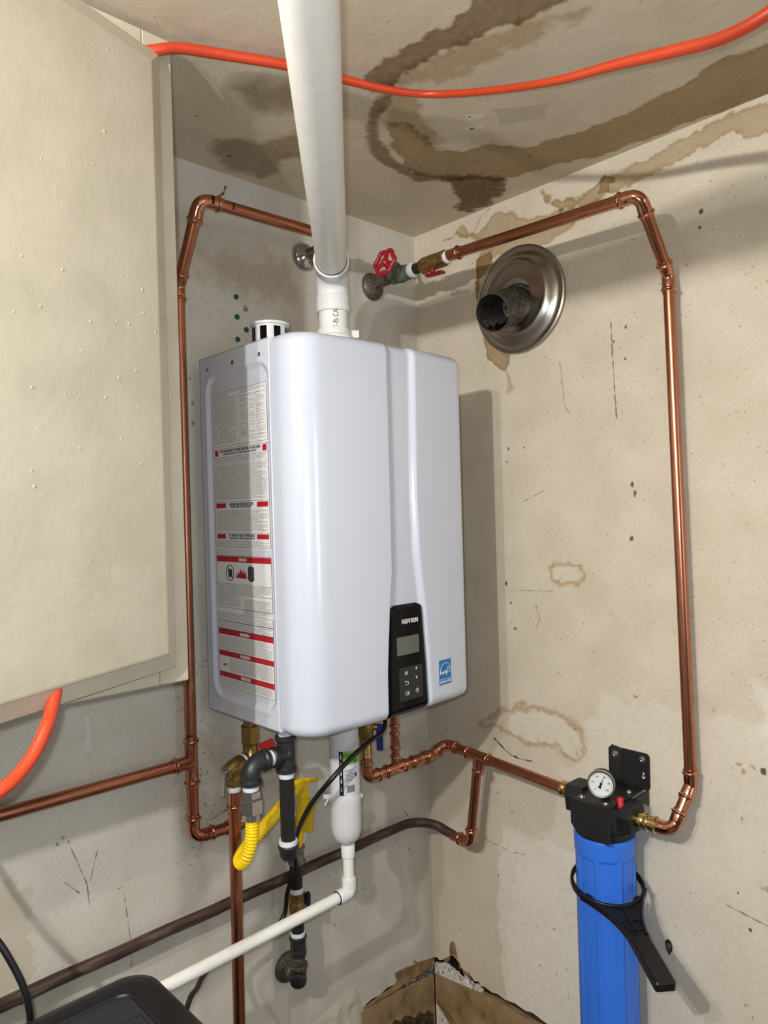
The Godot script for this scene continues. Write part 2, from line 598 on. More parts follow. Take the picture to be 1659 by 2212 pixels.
# ---------------------------------------------------------------- painted surfaces with their stains, dirt and scuffs
class Paint:
	var w: int
	var h: int
	var px: PackedByteArray
	var fine: PackedByteArray      # 512 x 512 noises
	var wavy: PackedByteArray

	func _init(width: int, height: int, base: Color, seed_: int, mottle: float) -> void:
		w = width
		h = height
		px = PackedByteArray()
		px.resize(w * h * 3)
		var big := _noise(seed_, 0.006, 4, w, h)
		var small := _noise(seed_ + 5, 0.11, 2, w, h)
		fine = _noise(seed_ + 9, 0.045, 3, 512, 512)
		wavy = _noise(seed_ + 13, 0.016, 3, 512, 512)
		var pepper := _noise(seed_ + 21, 0.60, 1, w, h)
		var br := base.r * 255.0
		var bg := base.g * 255.0
		var bb := base.b * 255.0
		var j := 0
		for i in w * h:
			var f := (big[i] - 128) * mottle + (small[i] - 128) * 0.022
			if pepper[i] > 190: f -= (pepper[i] - 190) * 0.30
			px[j] = clampi(int(br + f), 0, 255)
			px[j + 1] = clampi(int(bg + f * 1.04), 0, 255)
			px[j + 2] = clampi(int(bb + f * 1.2), 0, 255)
			j += 3

	func _noise(s: int, freq: float, oct: int, a: int, b: int) -> PackedByteArray:
		var n := FastNoiseLite.new()
		n.seed = s
		n.noise_type = FastNoiseLite.TYPE_SIMPLEX
		n.frequency = freq
		n.fractal_octaves = oct
		var im := n.get_image(a, b, false, false, true)
		im.convert(Image.FORMAT_L8)
		return im.get_data()

	# a stain inside an outline (pixels). tint multiplies the paint; rim is the darker tide line along its edge
	func stain(poly: PackedVector2Array, tint: Color, fill: float, soft: float, rim := 0.0, rim_w := 3.0, wander := 6.0, teeth := 0.0) -> void:
		var lo := poly[0]
		var hi := poly[0]
		for p in poly:
			lo = lo.min(p)
			hi = hi.max(p)
		var mar := soft * 2.0 + wander * 2.0 + teeth + 4.0
		var x0 := maxi(int(lo.x - mar), 0)
		var y0 := maxi(int(lo.y - mar), 0)
		var x1 := mini(int(hi.x + mar), w - 1)
		var y1 := mini(int(hi.y + mar), h - 1)
		if x1 <= x0 or y1 <= y0: return
		var cell := 6
		var gw := (x1 - x0) / cell + 3
		var gh := (y1 - y0) / cell + 3
		var sd := PackedFloat32Array()
		sd.resize(gw * gh)
		var m := poly.size()
		for gy in gh:
			for gx in gw:
				var q := Vector2(x0 + gx * cell, y0 + gy * cell)
				var best := 1e9
				for i in m:
					var c := Geometry2D.get_closest_point_to_segment(q, poly[i], poly[(i + 1) % m])
					best = minf(best, c.distance_squared_to(q))
				best = sqrt(best)
				sd[gy * gw + gx] = best if Geometry2D.is_point_in_polygon(q, poly) else -best
		for y in range(y0, y1):
			var fy := float(y - y0) / cell
			var iy := int(fy)
			fy -= iy
			for x in range(x0, x1):
				var fx := float(x - x0) / cell
				var ix := int(fx)
				fx -= ix
				var at := iy * gw + ix
				var d := lerpf(lerpf(sd[at], sd[at + 1], fx), lerpf(sd[at + gw], sd[at + gw + 1], fx), fy)
				if d < -mar: continue
				var k := (y & 511) * 512 + (x & 511)
				d += (wavy[k] - 128) * wander / 110.0
				if teeth > 0.0: d += (fine[k] - 128) * teeth / 110.0
				var a := fill * smoothstep(-soft, soft, d) * (0.9 + (fine[k] - 128) * 0.0008)
				if rim > 0.0:
					var e := (d - rim_w * 0.6) / rim_w
					a += rim * exp(-e * e)
				if a <= 0.004: continue
				a = minf(a, 1.0)
				var j := (y * w + x) * 3
				px[j] = int(px[j] * (1.0 - a + a * tint.r))
				px[j + 1] = int(px[j + 1] * (1.0 - a + a * tint.g))
				px[j + 2] = int(px[j + 2] * (1.0 - a + a * tint.b))

	# a patch of other paint laid over
	func patch(poly: PackedVector2Array, c: Color, amount: float, soft: float, wander := 8.0) -> void:
		var lo := poly[0]
		var hi := poly[0]
		for p in poly:
			lo = lo.min(p)
			hi = hi.max(p)
		var x0 := maxi(int(lo.x), 0)
		var y0 := maxi(int(lo.y), 0)
		var x1 := mini(int(hi.x), w - 1)
		var y1 := mini(int(hi.y), h - 1)
		var m := poly.size()
		for y in range(y0, y1):
			for x in range(x0, x1):
				var k := (y & 511) * 512 + (x & 511)
				var q := Vector2(x, y) + Vector2(0.8, 0.6) * ((wavy[k] - 128) * wander / 128.0)
				if not Geometry2D.is_point_in_polygon(q, poly): continue
				var a := amount * (0.85 + (fine[k] - 128) * 0.002)
				var j := (y * w + x) * 3
				px[j] = int(lerpf(px[j], c.r * 255.0, a))
				px[j + 1] = int(lerpf(px[j + 1], c.g * 255.0, a))
				px[j + 2] = int(lerpf(px[j + 2], c.b * 255.0, a))

	func dot(x: float, y: float, rx: float, ry: float, c: Color, a: float) -> void:
		for yy in range(maxi(int(y - ry), 0), mini(int(y + ry) + 2, h)):
			for xx in range(maxi(int(x - rx), 0), mini(int(x + rx) + 2, w)):
				var k := (yy & 511) * 512 + (xx & 511)
				var d := Vector2((xx - x) / rx, (yy - y) / ry).length() + (fine[k] - 128) * 0.006
				if d > 1.0: continue
				var q := a * (1.0 - d * d * 0.5)
				var j := (yy * w + xx) * 3
				px[j] = int(lerpf(px[j], c.r * 255.0, q))
				px[j + 1] = int(lerpf(px[j + 1], c.g * 255.0, q))
				px[j + 2] = int(lerpf(px[j + 2], c.b * 255.0, q))

	func scratch(pts: PackedVector2Array, wid: float, c: Color, a: float) -> void:
		for i in pts.size() - 1:
			var n := int(pts[i].distance_to(pts[i + 1])) + 1
			for k in n:
				var p := pts[i].lerp(pts[i + 1], float(k) / n)
				dot(p.x, p.y, wid, wid, c, a)

	func specks(r: RandomNumberGenerator, count: int, box: Rect2, c: Color, a: float, big := 1.6) -> void:
		for i in count:
			var x := box.position.x + r.randf() * box.size.x
			var y := box.position.y + r.randf() * box.size.y
			var k := (int(y) & 511) * 512 + (int(x) & 511)
			if wavy[k] < 104: continue
			dot(x, y, r.randf_range(0.7, big), r.randf_range(0.7, big), c, a * r.randf_range(0.4, 1.0))

	func texture() -> ImageTexture:
		return ImageTexture.create_from_image(Image.create_from_data(w, h, false, Image.FORMAT_RGB8, px))


func wall_px(a: Array, hh: float) -> PackedVector2Array:      # (y, across) pairs in metres to texture pixels
	var p := PackedVector2Array()
	for i in range(0, a.size(), 2): p.append(Vector2(a[i + 1] * K, (hh - a[i]) * K))
	return p

func ceil_px(a: Array) -> PackedVector2Array:                  # (x, z) pairs
	var p := PackedVector2Array()
	for i in range(0, a.size(), 2): p.append(Vector2((a[i] + SPAN) * K, a[i + 1] * K))
	return p

func left_px(a: Array, hh: float) -> PackedVector2Array:       # (x, y) pairs
	var p := PackedVector2Array()
	for i in range(0, a.size(), 2): p.append(Vector2((a[i] + SPAN) * K, (hh - a[i + 1]) * K))
	return p

func painted(called: String, t: Texture2D) -> StandardMaterial3D:
	var m := mat(called, Color.WHITE, 0.62)
	m.metallic_specular = 0.35
	m.albedo_texture = t
	m.texture_repeat = false
	return m

func ceiling_paint() -> StandardMaterial3D:
	var s := int(SPAN * K)
	var p := Paint.new(s, s, C(207, 194, 172), 21, 0.05)
	var olive := Color(0.62, 0.52, 0.33)
	var brown := Color(0.42, 0.32, 0.20)
	p.stain(ceil_px([-0.147, 0.945, -0.164, 0.855, -0.144, 0.769, -0.136, 0.661, -0.143, 0.568, -0.173, 0.472, -0.238, 0.441, -0.251, 0.382, -0.294, 0.358, -0.377, 0.381, -0.427, 0.388, -0.435, 0.353, -0.358, 0.292, -0.250, 0.251, -0.191, 0.278, -0.086, 0.359, -0.087, 0.409, -0.025, 0.559, -0.018, 0.674, -0.006, 0.791, -0.005, 1.1, -0.147, 1.1]), olive, 0.62, 5.0, 0.10, 5.0, 7.0, 2.0)
	p.stain(ceil_px([-0.514, 0.453, -0.464, 0.459, -0.429, 0.431, -0.379, 0.412, -0.321, 0.395, -0.290, 0.349, -0.380, 0.378, -0.427, 0.388, -0.435, 0.360, -0.478, 0.389]), olive, 0.45, 10.0, 0.0, 4.0, 12.0, 3.0)
	p.stain(ceil_px([-0.194, 0.274, -0.150, 0.262, -0.101, 0.240, -0.046, 0.185, -0.009, 0.190, -0.013, 0.264, -0.052, 0.327, -0.091, 0.366, -0.146, 0.344]), brown, 0.80, 8.0, 0.0, 4.0, 8.0, 5.0)
	p.stain(ceil_px([-0.519, 0.449, -0.513, 0.408, -0.483, 0.355, -0.448, 0.310, -0.400, 0.269, -0.342, 0.242, -0.275, 0.235, -0.227, 0.236, -0.184, 0.272, -0.159, 0.304, -0.191, 0.311, -0.227, 0.270, -0.287, 0.261, -0.351, 0.278, -0.409, 0.309, -0.454, 0.348, -0.480, 0.388, -0.490, 0.428]), brown, 0.62, 7.0, 0.0, 4.0, 5.0, 2.0)
	p.stain(ceil_px([-0.471, 0.85, -0.471, 0.766, -0.485, 0.745, -0.481, 0.718, -0.500, 0.666, -0.514, 0.606, -0.527, 0.560, -0.533, 0.505, -0.524, 0.452, -0.534, 0.417, -0.573, 0.437, -0.580, 0.511, -0.572, 0.563, -0.564, 0.613, -0.569, 0.661, -0.593, 0.690, -0.60, 0.85]), brown, 0.60, 6.0, 0.10, 4.0, 8.0, 2.0)
	p.stain(ceil_px([-0.535, 0.455, -0.502, 0.463, -0.476, 0.503, -0.455, 0.555, -0.449, 0.609, -0.451, 0.646, -0.439, 0.681, -0.442, 0.716, -0.435, 0.751, -0.432, 0.787, -0.455, 0.763, -0.471, 0.727, -0.500, 0.666, -0.523, 0.576, -0.533, 0.505]), olive, 0.38, 12.0, 0.0, 4.0, 14.0, 4.0)
	p.stain(ceil_px([-0.655, 0.089, -0.631, 0.133, -0.581, 0.152, -0.553, 0.232, -0.477, 0.191, -0.504, 0.119, -0.482, 0.071, -0.499, 0.029, -0.584, 0.021]), brown, 0.42, 12.0, 0.0, 4.0, 8.0, 2.0)
	p.stain(ceil_px([-0.72, 0.277, -0.688, 0.322, -0.636, 0.367, -0.595, 0.339, -0.623, 0.266, -0.667, 0.247]), brown, 0.30, 18.0, 0.0, 4.0, 14.0, 3.0)
	p.patch(ceil_px([-0.33, 0.52, -0.27, 0.60, -0.24, 0.56, -0.28, 0.49]), C(178, 168, 152), 0.7, 1.0, 8.0)
	p.patch(ceil_px([-0.355, 0.475, -0.34, 0.50, -0.325, 0.495, -0.335, 0.468]), C(222, 214, 200), 0.8, 1.0, 5.0)
	p.patch(ceil_px([-0.33, 0.445, -0.305, 0.48, -0.295, 0.468, -0.315, 0.438]), C(222, 214, 200), 0.8, 1.0, 5.0)
	for q in [[-0.345, 0.476, 3.0], [-0.31, 0.452, 4.0], [-0.135, 0.46, 3.0], [-0.60, 0.07, 5.0], [-0.565, 0.062, 2.5], [-0.72, 0.16, 2.5], [-0.69, 0.30, 2.0], [-0.09, 0.66, 2.5], [-0.05, 0.60, 2.0]]:
		p.dot((q[0] + SPAN) * K, q[1] * K, q[2], q[2] * 0.7, C(70, 55, 42), 0.8)
	p.specks(rng, 700, Rect2(0, 0, s, s), C(90, 76, 58), 0.6, 1.4)
	return painted("ceiling_paint", p.texture())

func right_paint(hh: float) -> StandardMaterial3D:
	var w := int(SPAN * K)
	var h := int(hh * K)
	var p := Paint.new(w, h, C(208, 197, 177), 41, 0.05)
	var tan_ := Color(0.66, 0.55, 0.36)
	var brown := Color(0.60, 0.46, 0.27)
	# whiter repainting low on the wall, made paler still for the stronger light there
	for q in [[0.30, 20.0, 0.0], [0.24, 34.0, 0.012], [0.16, 50.0, -0.010]]:
		p.patch(wall_px([0.98 + q[2], 0.50, 0.99 + q[2], 1.25, 0.10, 1.25, 0.10, 0.30, 0.30, 0.24, 0.52, 0.27 - q[2], 0.62, 0.36, 0.80, 0.42 - q[2]], hh), C(238, 233, 223), q[0] * 0.62, 1.0, q[1])
		p.patch(wall_px([0.62 + q[2], 0.24, 0.62, 0.55, 0.10, 0.55, 0.10, 0.26, 0.28, 0.225 - q[2] * 0.3, 0.45, 0.215 - q[2] * 0.3], hh), C(240, 236, 228), q[0], 1.0, q[1] * 0.4)
		p.patch(wall_px([1.05 + q[2], 0.82 - q[2], 1.05, 1.25, 0.60, 1.25, 0.72, 0.92], hh), C(236, 232, 225), q[0] * 0.8, 1.0, q[1])
	p.patch(wall_px([0.905, 0.27, 0.918, 0.35, 0.908, 0.42, 0.882, 0.462, 0.848, 0.456, 0.83, 0.44, 0.848, 0.40, 0.85, 0.37, 0.842, 0.33, 0.852, 0.27], hh), C(226, 219, 205), 0.45, 1.0, 8.0)
	p.patch(wall_px([1.245, 0.40, 1.252, 0.435, 1.244, 0.46, 1.226, 0.468, 1.218, 0.44, 1.222, 0.405], hh), C(224, 216, 200), 0.4, 1.0, 6.0)
	# leak marks under the ceiling
	p.stain(wall_px([2.074, 0.96, 2.086, 0.821, 2.088, 0.772, 2.082, 0.737, 2.078, 0.702, 2.070, 0.664, 2.066, 0.626, 2.061, 0.575, 2.062, 0.544, 2.035, 0.537, 2.026, 0.574, 2.028, 0.615, 2.034, 0.644, 2.035, 0.682, 2.039, 0.719, 2.047, 0.745, 2.052, 0.775, 2.058, 0.800, 2.038, 0.828, 2.031, 0.851, 2.03, 0.96], hh), tan_, 0.42, 3.0, 0.2, 3.0, 4.0, 3.5)
	p.stain(wall_px([2.097, 0.390, 2.067, 0.414, 2.048, 0.448, 2.043, 0.488, 2.048, 0.522, 2.063, 0.554, 2.051, 0.575, 2.019, 0.542, 2.014, 0.499, 2.030, 0.442, 2.056, 0.407], hh), tan_, 0.55, 4.0, 0.30, 3.0, 4.0, 5.0)
	p.stain(wall_px([2.072, 0.137, 2.077, 0.167, 2.056, 0.181, 2.046, 0.217, 2.052, 0.241, 2.073, 0.253, 2.080, 0.273, 2.061, 0.319, 2.038, 0.357, 2.031, 0.430, 2.019, 0.499, 2.021, 0.532, 1.985, 0.464, 1.967, 0.422, 1.966, 0.392, 1.974, 0.342, 1.973, 0.249, 1.936, 0.220, 1.896, 0.204, 1.952, 0.203, 1.999, 0.215, 2.016, 0.251, 2.038, 0.195, 2.054, 0.151], hh), tan_, 0.46, 4.0, 0.2, 3.0, 5.0, 3.0)
	p.scratch(wall_px([2.060, 0.10, 2.058, 0.13, 2.066, 0.15, 2.055, 0.165, 2.049, 0.18, 2.052, 0.20, 2.068, 0.212, 2.085, 0.225, 2.094, 0.25], hh), 1.4, C(130, 98, 58), 0.35)
	p.stain(wall_px([1.984, 0.207, 1.995, 0.250, 1.883, 0.260, 1.748, 0.282, 1.733, 0.302, 1.719, 0.295, 1.705, 0.278, 1.716, 0.261, 1.740, 0.234, 1.792, 0.222, 1.838, 0.211, 1.896, 0.201], hh), brown, 0.55, 3.0, 0.22, 3.0, 4.0, 1.0)
	p.stain(wall_px([1.706, 0.285, 1.680, 0.300, 1.662, 0.313, 1.653, 0.299, 1.648, 0.286, 1.671, 0.287], hh), brown, 0.30, 4.0, 0.05, 3.0, 4.0, 1.0)
	# dried tide marks lower down
	p.stain(wall_px([0.908, 0.256, 0.926, 0.307, 0.927, 0.352, 0.922, 0.395, 0.915, 0.442, 0.895, 0.466, 0.867, 0.472, 0.840, 0.465, 0.819, 0.439, 0.824, 0.416, 0.843, 0.398, 0.846, 0.368, 0.834, 0.330, 0.839, 0.291, 0.854, 0.263, 0.855, 0.210, 0.854, 0.174, 0.877, 0.197], hh), Color(0.72, 0.55, 0.38), 0.0, 3.0, 0.40, 5.5, 7.0, 5.0)
	p.stain(wall_px([1.245, 0.387, 1.258, 0.406, 1.262, 0.435, 1.254, 0.464, 1.238, 0.480, 1.221, 0.476, 1.210, 0.451, 1.211, 0.410, 1.224, 0.389], hh), Color(0.76, 0.62, 0.44), 0.05, 3.0, 0.50, 4.0, 3.0, 4.0)
	# nail holes, chips, scratches: (y, z, size)
	for q in [[1.425, 0.593, 5.5], [1.405, 0.597, 5.5], [1.315, 0.588, 5.0], [1.745, 0.588, 3.5], [1.72, 0.560, 3.0], [1.68, 0.585, 3.5], [0.90, 0.83, 7.0], [0.875, 0.865, 3.0], [1.93, 0.745, 5.0], [1.90, 0.742, 4.0], [0.60, 0.80, 3.0], [1.10, 0.29, 4.0], [1.16, 0.28, 2.5], [1.205, 0.268, 4.0], [1.52, 0.285, 4.0], [1.49, 0.28, 3.0], [0.50, 0.22, 2.5], [0.42, 0.33, 2.5], [1.52, 0.33, 2.5], [0.44, 0.80, 2.5], [0.66, 0.78, 2.5]]:
		p.dot(q[1] * K, (hh - q[0]) * K, q[2] * 0.7, q[2], C(66, 58, 50), 0.85)
	for q in [[0.90, 0.79, 7.0, 3.0], [0.89, 0.795, 4.0, 6.0], [0.80, 0.79, 3.0, 6.0]]:
		p.dot(q[1] * K, (hh - q[0]) * K, q[2], q[3], C(176, 128, 66), 0.7)
	for q in [[0.71, 0.84, 24.0, 9.0], [0.685, 0.825, 26.0, 9.0]]:
		p.scratch(PackedVector2Array([Vector2(q[1] * K, (hh - q[0]) * K), Vector2(q[1] * K + q[2] * 1.4, (hh - q[0]) * K + q[2] * 0.55)]), q[3] * 0.6, C(188, 164, 134), 0.5)
	p.scratch(wall_px([0.83, 0.22, 0.81, 0.25, 0.80, 0.27, 0.797, 0.30, 0.80, 0.33], hh), 1.6, C(60, 55, 48), 0.6)
	p.scratch(wall_px([1.395, 0.32, 1.42, 0.38], hh), 1.0, C(120, 106, 82), 0.5)
	p.scratch(wall_px([1.19, 0.28, 1.195, 0.40], hh), 1.0, C(140, 126, 104), 0.5)
	p.scratch(wall_px([1.16, 0.35, 1.13, 0.36, 1.10, 0.345], hh), 1.2, C(150, 132, 96), 0.5)
	p.scratch(wall_px([1.76, 0.555, 1.74, 0.555, 1.60, 0.560, 1.56, 0.562], hh), 1.4, C(116, 96, 72), 0.4)
	p.scratch(wall_px([1.70, 0.43, 1.60, 0.44, 1.585, 0.452], hh), 1.0, C(134, 118, 92), 0.5)
	p.scratch(wall_px([0.63, 0.76, 0.60, 0.95], hh), 1.2, C(124, 112, 94), 0.5)
	p.scratch(wall_px([0.575, 0.18, 0.57, 0.26, 0.575, 0.30], hh), 1.0, C(120, 110, 96), 0.4)
	p.specks(rng, 2600, Rect2(0, 60, w, h * 0.5), C(96, 84, 66), 0.55, 1.5)
	p.specks(rng, 900, Rect2(0, h * 0.5, w, h * 0.5), C(110, 98, 82), 0.4, 1.6)
	for i in 60:
		var x := rng.randf() * w
		var y := rng.randf_range(0.42, 0.95) * h
		p.scratch(PackedVector2Array([Vector2(x, y), Vector2(x + rng.randf_range(-9, 9), y + rng.randf_range(-9, 9))]), 1.2, C(128, 118, 104), 0.35)
	return painted("right_wall_paint", p.texture())

func left_paint(hh: float) -> StandardMaterial3D:
	var w := int(SPAN * K)
	var h := int(hh * K)
	var p := Paint.new(w, h, C(204, 197, 184), 61, 0.05)
	p.patch(left_px([-1.25, 0.80, -1.0, 0.79, -0.98, 0.70, -1.0, 0.60, -1.25, 0.58], hh), C(186, 172, 148), 0.5, 1.0, 30.0)
	p.patch(left_px([-0.886, 1.035, -0.878, 1.03, -0.877, 0.965, -0.887, 0.968], hh), C(216, 212, 204), 0.5, 1.0, 3.0)
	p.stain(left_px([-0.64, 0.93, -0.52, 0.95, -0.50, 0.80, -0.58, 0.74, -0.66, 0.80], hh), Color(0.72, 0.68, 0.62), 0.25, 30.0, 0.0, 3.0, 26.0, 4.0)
	p.stain(left_px([-0.64, 1.93, -0.40, 1.95, -0.40, 1.87, -0.52, 1.85, -0.64, 1.88], hh), Color(0.74, 0.64, 0.5), 0.3, 26.0, 0.0, 3.0, 20.0, 3.0)
	# pencilled arrow, seam lines and scuffs: (x, y)
	for s in [[[-0.922, 0.82, -0.905, 0.77, -0.892, 0.735, -0.888, 0.69], 0.8], [[-0.93, 0.75, -0.905, 0.722], 0.8], [[-0.872, 0.785, -0.886, 0.735], 0.8], [[-0.825, 0.69, -0.815, 0.60, -0.815, 0.55], 0.7], [[-0.565, 2.07, -0.57, 2.055, -0.585, 2.045], 2.0], [[-0.10, 0.63, -0.08, 0.60], 1.0], [[-0.64, 0.77, -0.60, 0.78, -0.58, 0.775], 1.0]]:
		p.scratch(left_px(s[0], hh), s[1], C(92, 84, 74), 0.75)
	for q in [[-0.93, 0.83, 4], [-0.94, 0.82, 3], [-0.26, 0.60, 5], [-0.24, 0.48, 3], [-0.21, 0.45, 3], [-0.08, 0.52, 4], [-0.31, 0.77, 3], [-0.33, 0.43, 3], [-0.60, 0.62, 5], [-0.58, 0.60, 4], [-0.66, 1.66, 5], [-0.655, 1.61, 5], [-0.655, 1.57, 4]]:
		p.dot((q[0] + SPAN) * K, (hh - q[1]) * K, q[2] * 0.8, q[2], C(108, 96, 82), 0.6)
	p.specks(rng, 1600, Rect2((SPAN - 0.72) * K, 90, 0.4 * K, 0.42 * K), C(112, 98, 80), 0.55, 1.3)
	p.specks(rng, 700, Rect2((SPAN - 0.72) * K, 0.45 * h, 0.09 * K, 0.25 * h), C(96, 88, 78), 0.6, 1.8)
	p.specks(rng, 700, Rect2(0, h * 0.5, w, h * 0.5), C(120, 108, 92), 0.4, 1.5)
	for i in 50:
		var x := rng.randf() * w
		var y := rng.randf_range(0.42, 0.95) * h
		p.scratch(PackedVector2Array([Vector2(x, y), Vector2(x + rng.randf_range(-12, 12), y + rng.randf_range(-6, 6))]), 1.1, C(132, 120, 104), 0.3)
	return painted("left_wall_paint", p.texture())

func safety_label(w: int, h: int, blocks: Array) -> ImageTexture:
	# printed sheet: blocks of (kind, y0, y1) in pixels; body copy is set as word-like dashes too small to read
	var im := Image.create(w, h, false, Image.FORMAT_RGB8)
	im.fill(C(224, 223, 222))
	var ink := C(52, 52, 56)
	var red := C(176, 26, 40)
	for b in blocks:
		var y0: int = b[1]
		var y1: int = b[2]
		match b[0]:
			"frame":
				im.fill_rect(Rect2i(0, y0, w, 2), ink)
				im.fill_rect(Rect2i(0, y1 - 2, w, 2), ink)
				im.fill_rect(Rect2i(0, y0, 2, y1 - y0), ink)
				im.fill_rect(Rect2i(w - 2, y0, 2, y1 - y0), ink)
			"red":
				im.fill_rect(Rect2i(b[3], y0, b[4] - b[3], y1 - y0), red)
			"line":
				im.fill_rect(Rect2i(b[3], y0, b[4] - b[3], maxi(y1 - y0, 1)), ink)
			"copy":
				var y := y0
				var n := 0
				while y < y1 - 3:
					var x: int = b[3]
					var stop: int = b[4] - (rng.randi_range(30, 120) if rng.randf() < 0.25 else rng.randi_range(0, 14))
					if n % 4 == 0: x -= 0
					while x < stop:
						var l := rng.randi_range(4, 17)
						im.fill_rect(Rect2i(x, y, mini(l, maxi(stop - x, 1)), 2), ink.lerp(C(224, 223, 222), rng.randf_range(0.0, 0.3)))
						for k in l / 4: im.fill_rect(Rect2i(x + k * 4 + rng.randi_range(0, 2), y - 1 + rng.randi_range(0, 2), 1, 1), C(224, 223, 222))
						x += l + 3
					y += 6
					n += 1
			"dark":
				im.fill_rect(Rect2i(b[3], y0, b[4] - b[3], y1 - y0), b[5])
	return ImageTexture.create_from_image(im)

# ---------------------------------------------------------------- materials
func make_materials() -> void:
	rng.seed = 7
	var streak := noise_tex(3, 0.02, 256, 4, [Color(0.68, 0.44, 0.34), Color(0.74, 0.49, 0.38), Color(0.78, 0.53, 0.42)], [0.15, 0.5, 0.85])
	var rough := noise_tex(4, 0.03, 256, 4, [Color(0.55, 0.55, 0.55), Color(1, 1, 1)], [0.2, 0.8])
	var cu := mat("copper", Color.WHITE, 0.30, 1.0)
	cu.albedo_texture = streak
	cu.uv1_scale = Vector3(3, 0.5, 1)
	var fit := mat("copper_fitting", C(204, 140, 112), 0.24, 1.0)
	fit.roughness_texture = rough
	var rust := mat("old_pipe", Color.WHITE, 0.62)
	rust.albedo_texture = noise_tex(8, 0.022, 256, 5, [C(36, 28, 25), C(62, 44, 37), C(76, 55, 46), C(100, 92, 82)], [0.1, 0.42, 0.62, 0.9])
	rust.uv1_scale = Vector3(1, 0.35, 1)
	var pvc := mat("vent_plastic", Color.WHITE, 0.38)
	pvc.albedo_texture = noise_tex(10, 0.012, 256, 4, [C(228, 226, 219), C(234, 232, 226), C(237, 235, 230)], [0.1, 0.5, 0.9])
	mat("white_plastic", C(226, 226, 224), 0.34)
	mat("shaded_trap_plastic", C(208, 207, 209), 0.36)  # white plastic darkened: the shade under the heater is in its colour
	mat("print_ink", C(44, 46, 58), 0.6)
	var en := mat("white_enamel", C(199, 204, 217), 0.20)
	en.clearcoat_enabled = true
	en.clearcoat = 0.5
	en.clearcoat_roughness = 0.08
	var ca := mat("case_enamel", C(204, 208, 218), 0.20)
	ca.clearcoat_enabled = true
	ca.clearcoat = 0.5
	ca.clearcoat_roughness = 0.1
	mat("gloss_black", C(12, 13, 17), 0.12).metallic_specular = 0.28
	mat("key_black", C(28, 29, 32), 0.45)
	mat("satin_black", C(24, 24, 25), 0.55)
	mat("display_grey", C(92, 96, 90), 0.14)
	mat("white_print", C(220, 221, 222), 0.5)
	var sb := mat("steel_black", C(27, 27, 28), 0.50)
	relief(sb, noise_tex(12, 0.16, 256, 2), 0.02)
	tri_map(sb, 9.0)
	var ir := mat("iron", C(58, 58, 60), 0.42, 0.6)
	relief(ir, noise_tex(14, 0.16, 256, 3), 0.010)
	tri_map(ir, 12.0)
	mat("black_pipe", C(24, 23, 23), 0.48)
	var ga := mat("galvanised", Color.WHITE, 0.46, 0.8)
	ga.albedo_texture = noise_tex(16, 0.03, 256, 4, [C(92, 88, 82), C(138, 135, 128), C(160, 158, 152)], [0.15, 0.5, 0.9])
	tri_map(ga, 7.0)
	var dg := mat("dirty_steel", Color.WHITE, 0.55, 0.6)
	dg.albedo_texture = noise_tex(18, 0.09, 256, 5, [C(54, 44, 36), C(92, 82, 70), C(128, 122, 112), C(178, 174, 164)], [0.15, 0.45, 0.65, 0.9])
	tri_map(dg, 9.0)
	var gg := mat("grimy_flue", Color.WHITE, 0.55, 0.7)
	gg.albedo_texture = noise_tex(17, 0.05, 256, 5, [C(38, 35, 31), C(82, 77, 70), C(104, 99, 91), C(128, 123, 115)], [0.15, 0.42, 0.6, 0.9])
	tri_map(gg, 7.0)
	mat("zinc", C(196, 196, 194), 0.28, 1.0)
	mat("chrome", C(186, 184, 180), 0.16, 1.0)
	mat("spun_steel", C(172, 166, 158), 0.30, 1.0)
	var br := mat("brass", C(206, 178, 116), 0.26, 1.0)
	br.roughness_texture = rough
	var bd := mat("dull_brass", C(150, 122, 70), 0.44, 0.85)
	bd.roughness_texture = rough
	mat("verdigris", C(92, 104, 88), 0.7, 0.3)
	mat("thread_tape", C(214, 218, 224), 0.7)
	mat("red_paint", C(160, 22, 30), 0.40)
	mat("blue_paint", C(20, 34, 118), 0.42)
	mat("red_plastic", C(206, 24, 34), 0.35)
	mat("orange_tube", C(188, 62, 30), 0.34)
	mat("yellow_hose", C(246, 206, 8), 0.30)
	mat("yellow_tag", C(222, 186, 24), 0.45)
	mat("tag_white", C(206, 204, 200), 0.6)
	var bl := mat("filter_blue", C(54, 118, 228), 0.34)
	bl.subsurf_scatter_enabled = true
	bl.subsurf_scatter_strength = 0.05
	mat("rubber_black", C(16, 16, 18), 0.40)
	mat("anchor_green", C(16, 78, 62), 0.5)
	mat("label_green", C(126, 178, 48), 0.5)
	mat("label_paper", C(214, 216, 218), 0.55)
	mat("label_black", C(14, 14, 15), 0.5)
	mat("label_blue", C(60, 84, 150), 0.5)
	mat("sticker_blue", C(22, 112, 178), 0.4)
	var cab := mat("cabinet_paint", Color.WHITE, 0.50)
	cab.albedo_texture = noise_tex(22, 0.006, 512, 4, [C(178, 170, 150), C(185, 176, 157), C(190, 181, 162)], [0.2, 0.5, 0.8])
	relief(cab, noise_tex(23, 0.05, 512, 3), 0.035)
	tri_map(cab, 2.2)
	var kr := mat("kraft_board", Color.WHITE, 0.85)
	kr.albedo_texture = noise_tex(26, 0.012, 512, 5, [C(108, 84, 54), C(136, 112, 76), C(146, 122, 86), C(156, 134, 98)], [0.1, 0.34, 0.6, 0.9])
	relief(kr, noise_tex(27, 0.06, 256, 3), 0.05)
	tri_map(kr, 2.0)
	var tp := mat("torn_paper", Color.WHITE, 0.85)
	tp.albedo_texture = noise_tex(28, 0.02, 256, 4, [C(120, 92, 58), C(150, 118, 78), C(160, 130, 92)], [0.15, 0.5, 0.9])
	tri_map(tp, 3.0)
	var mould := mat("mould", Color.WHITE, 0.9)
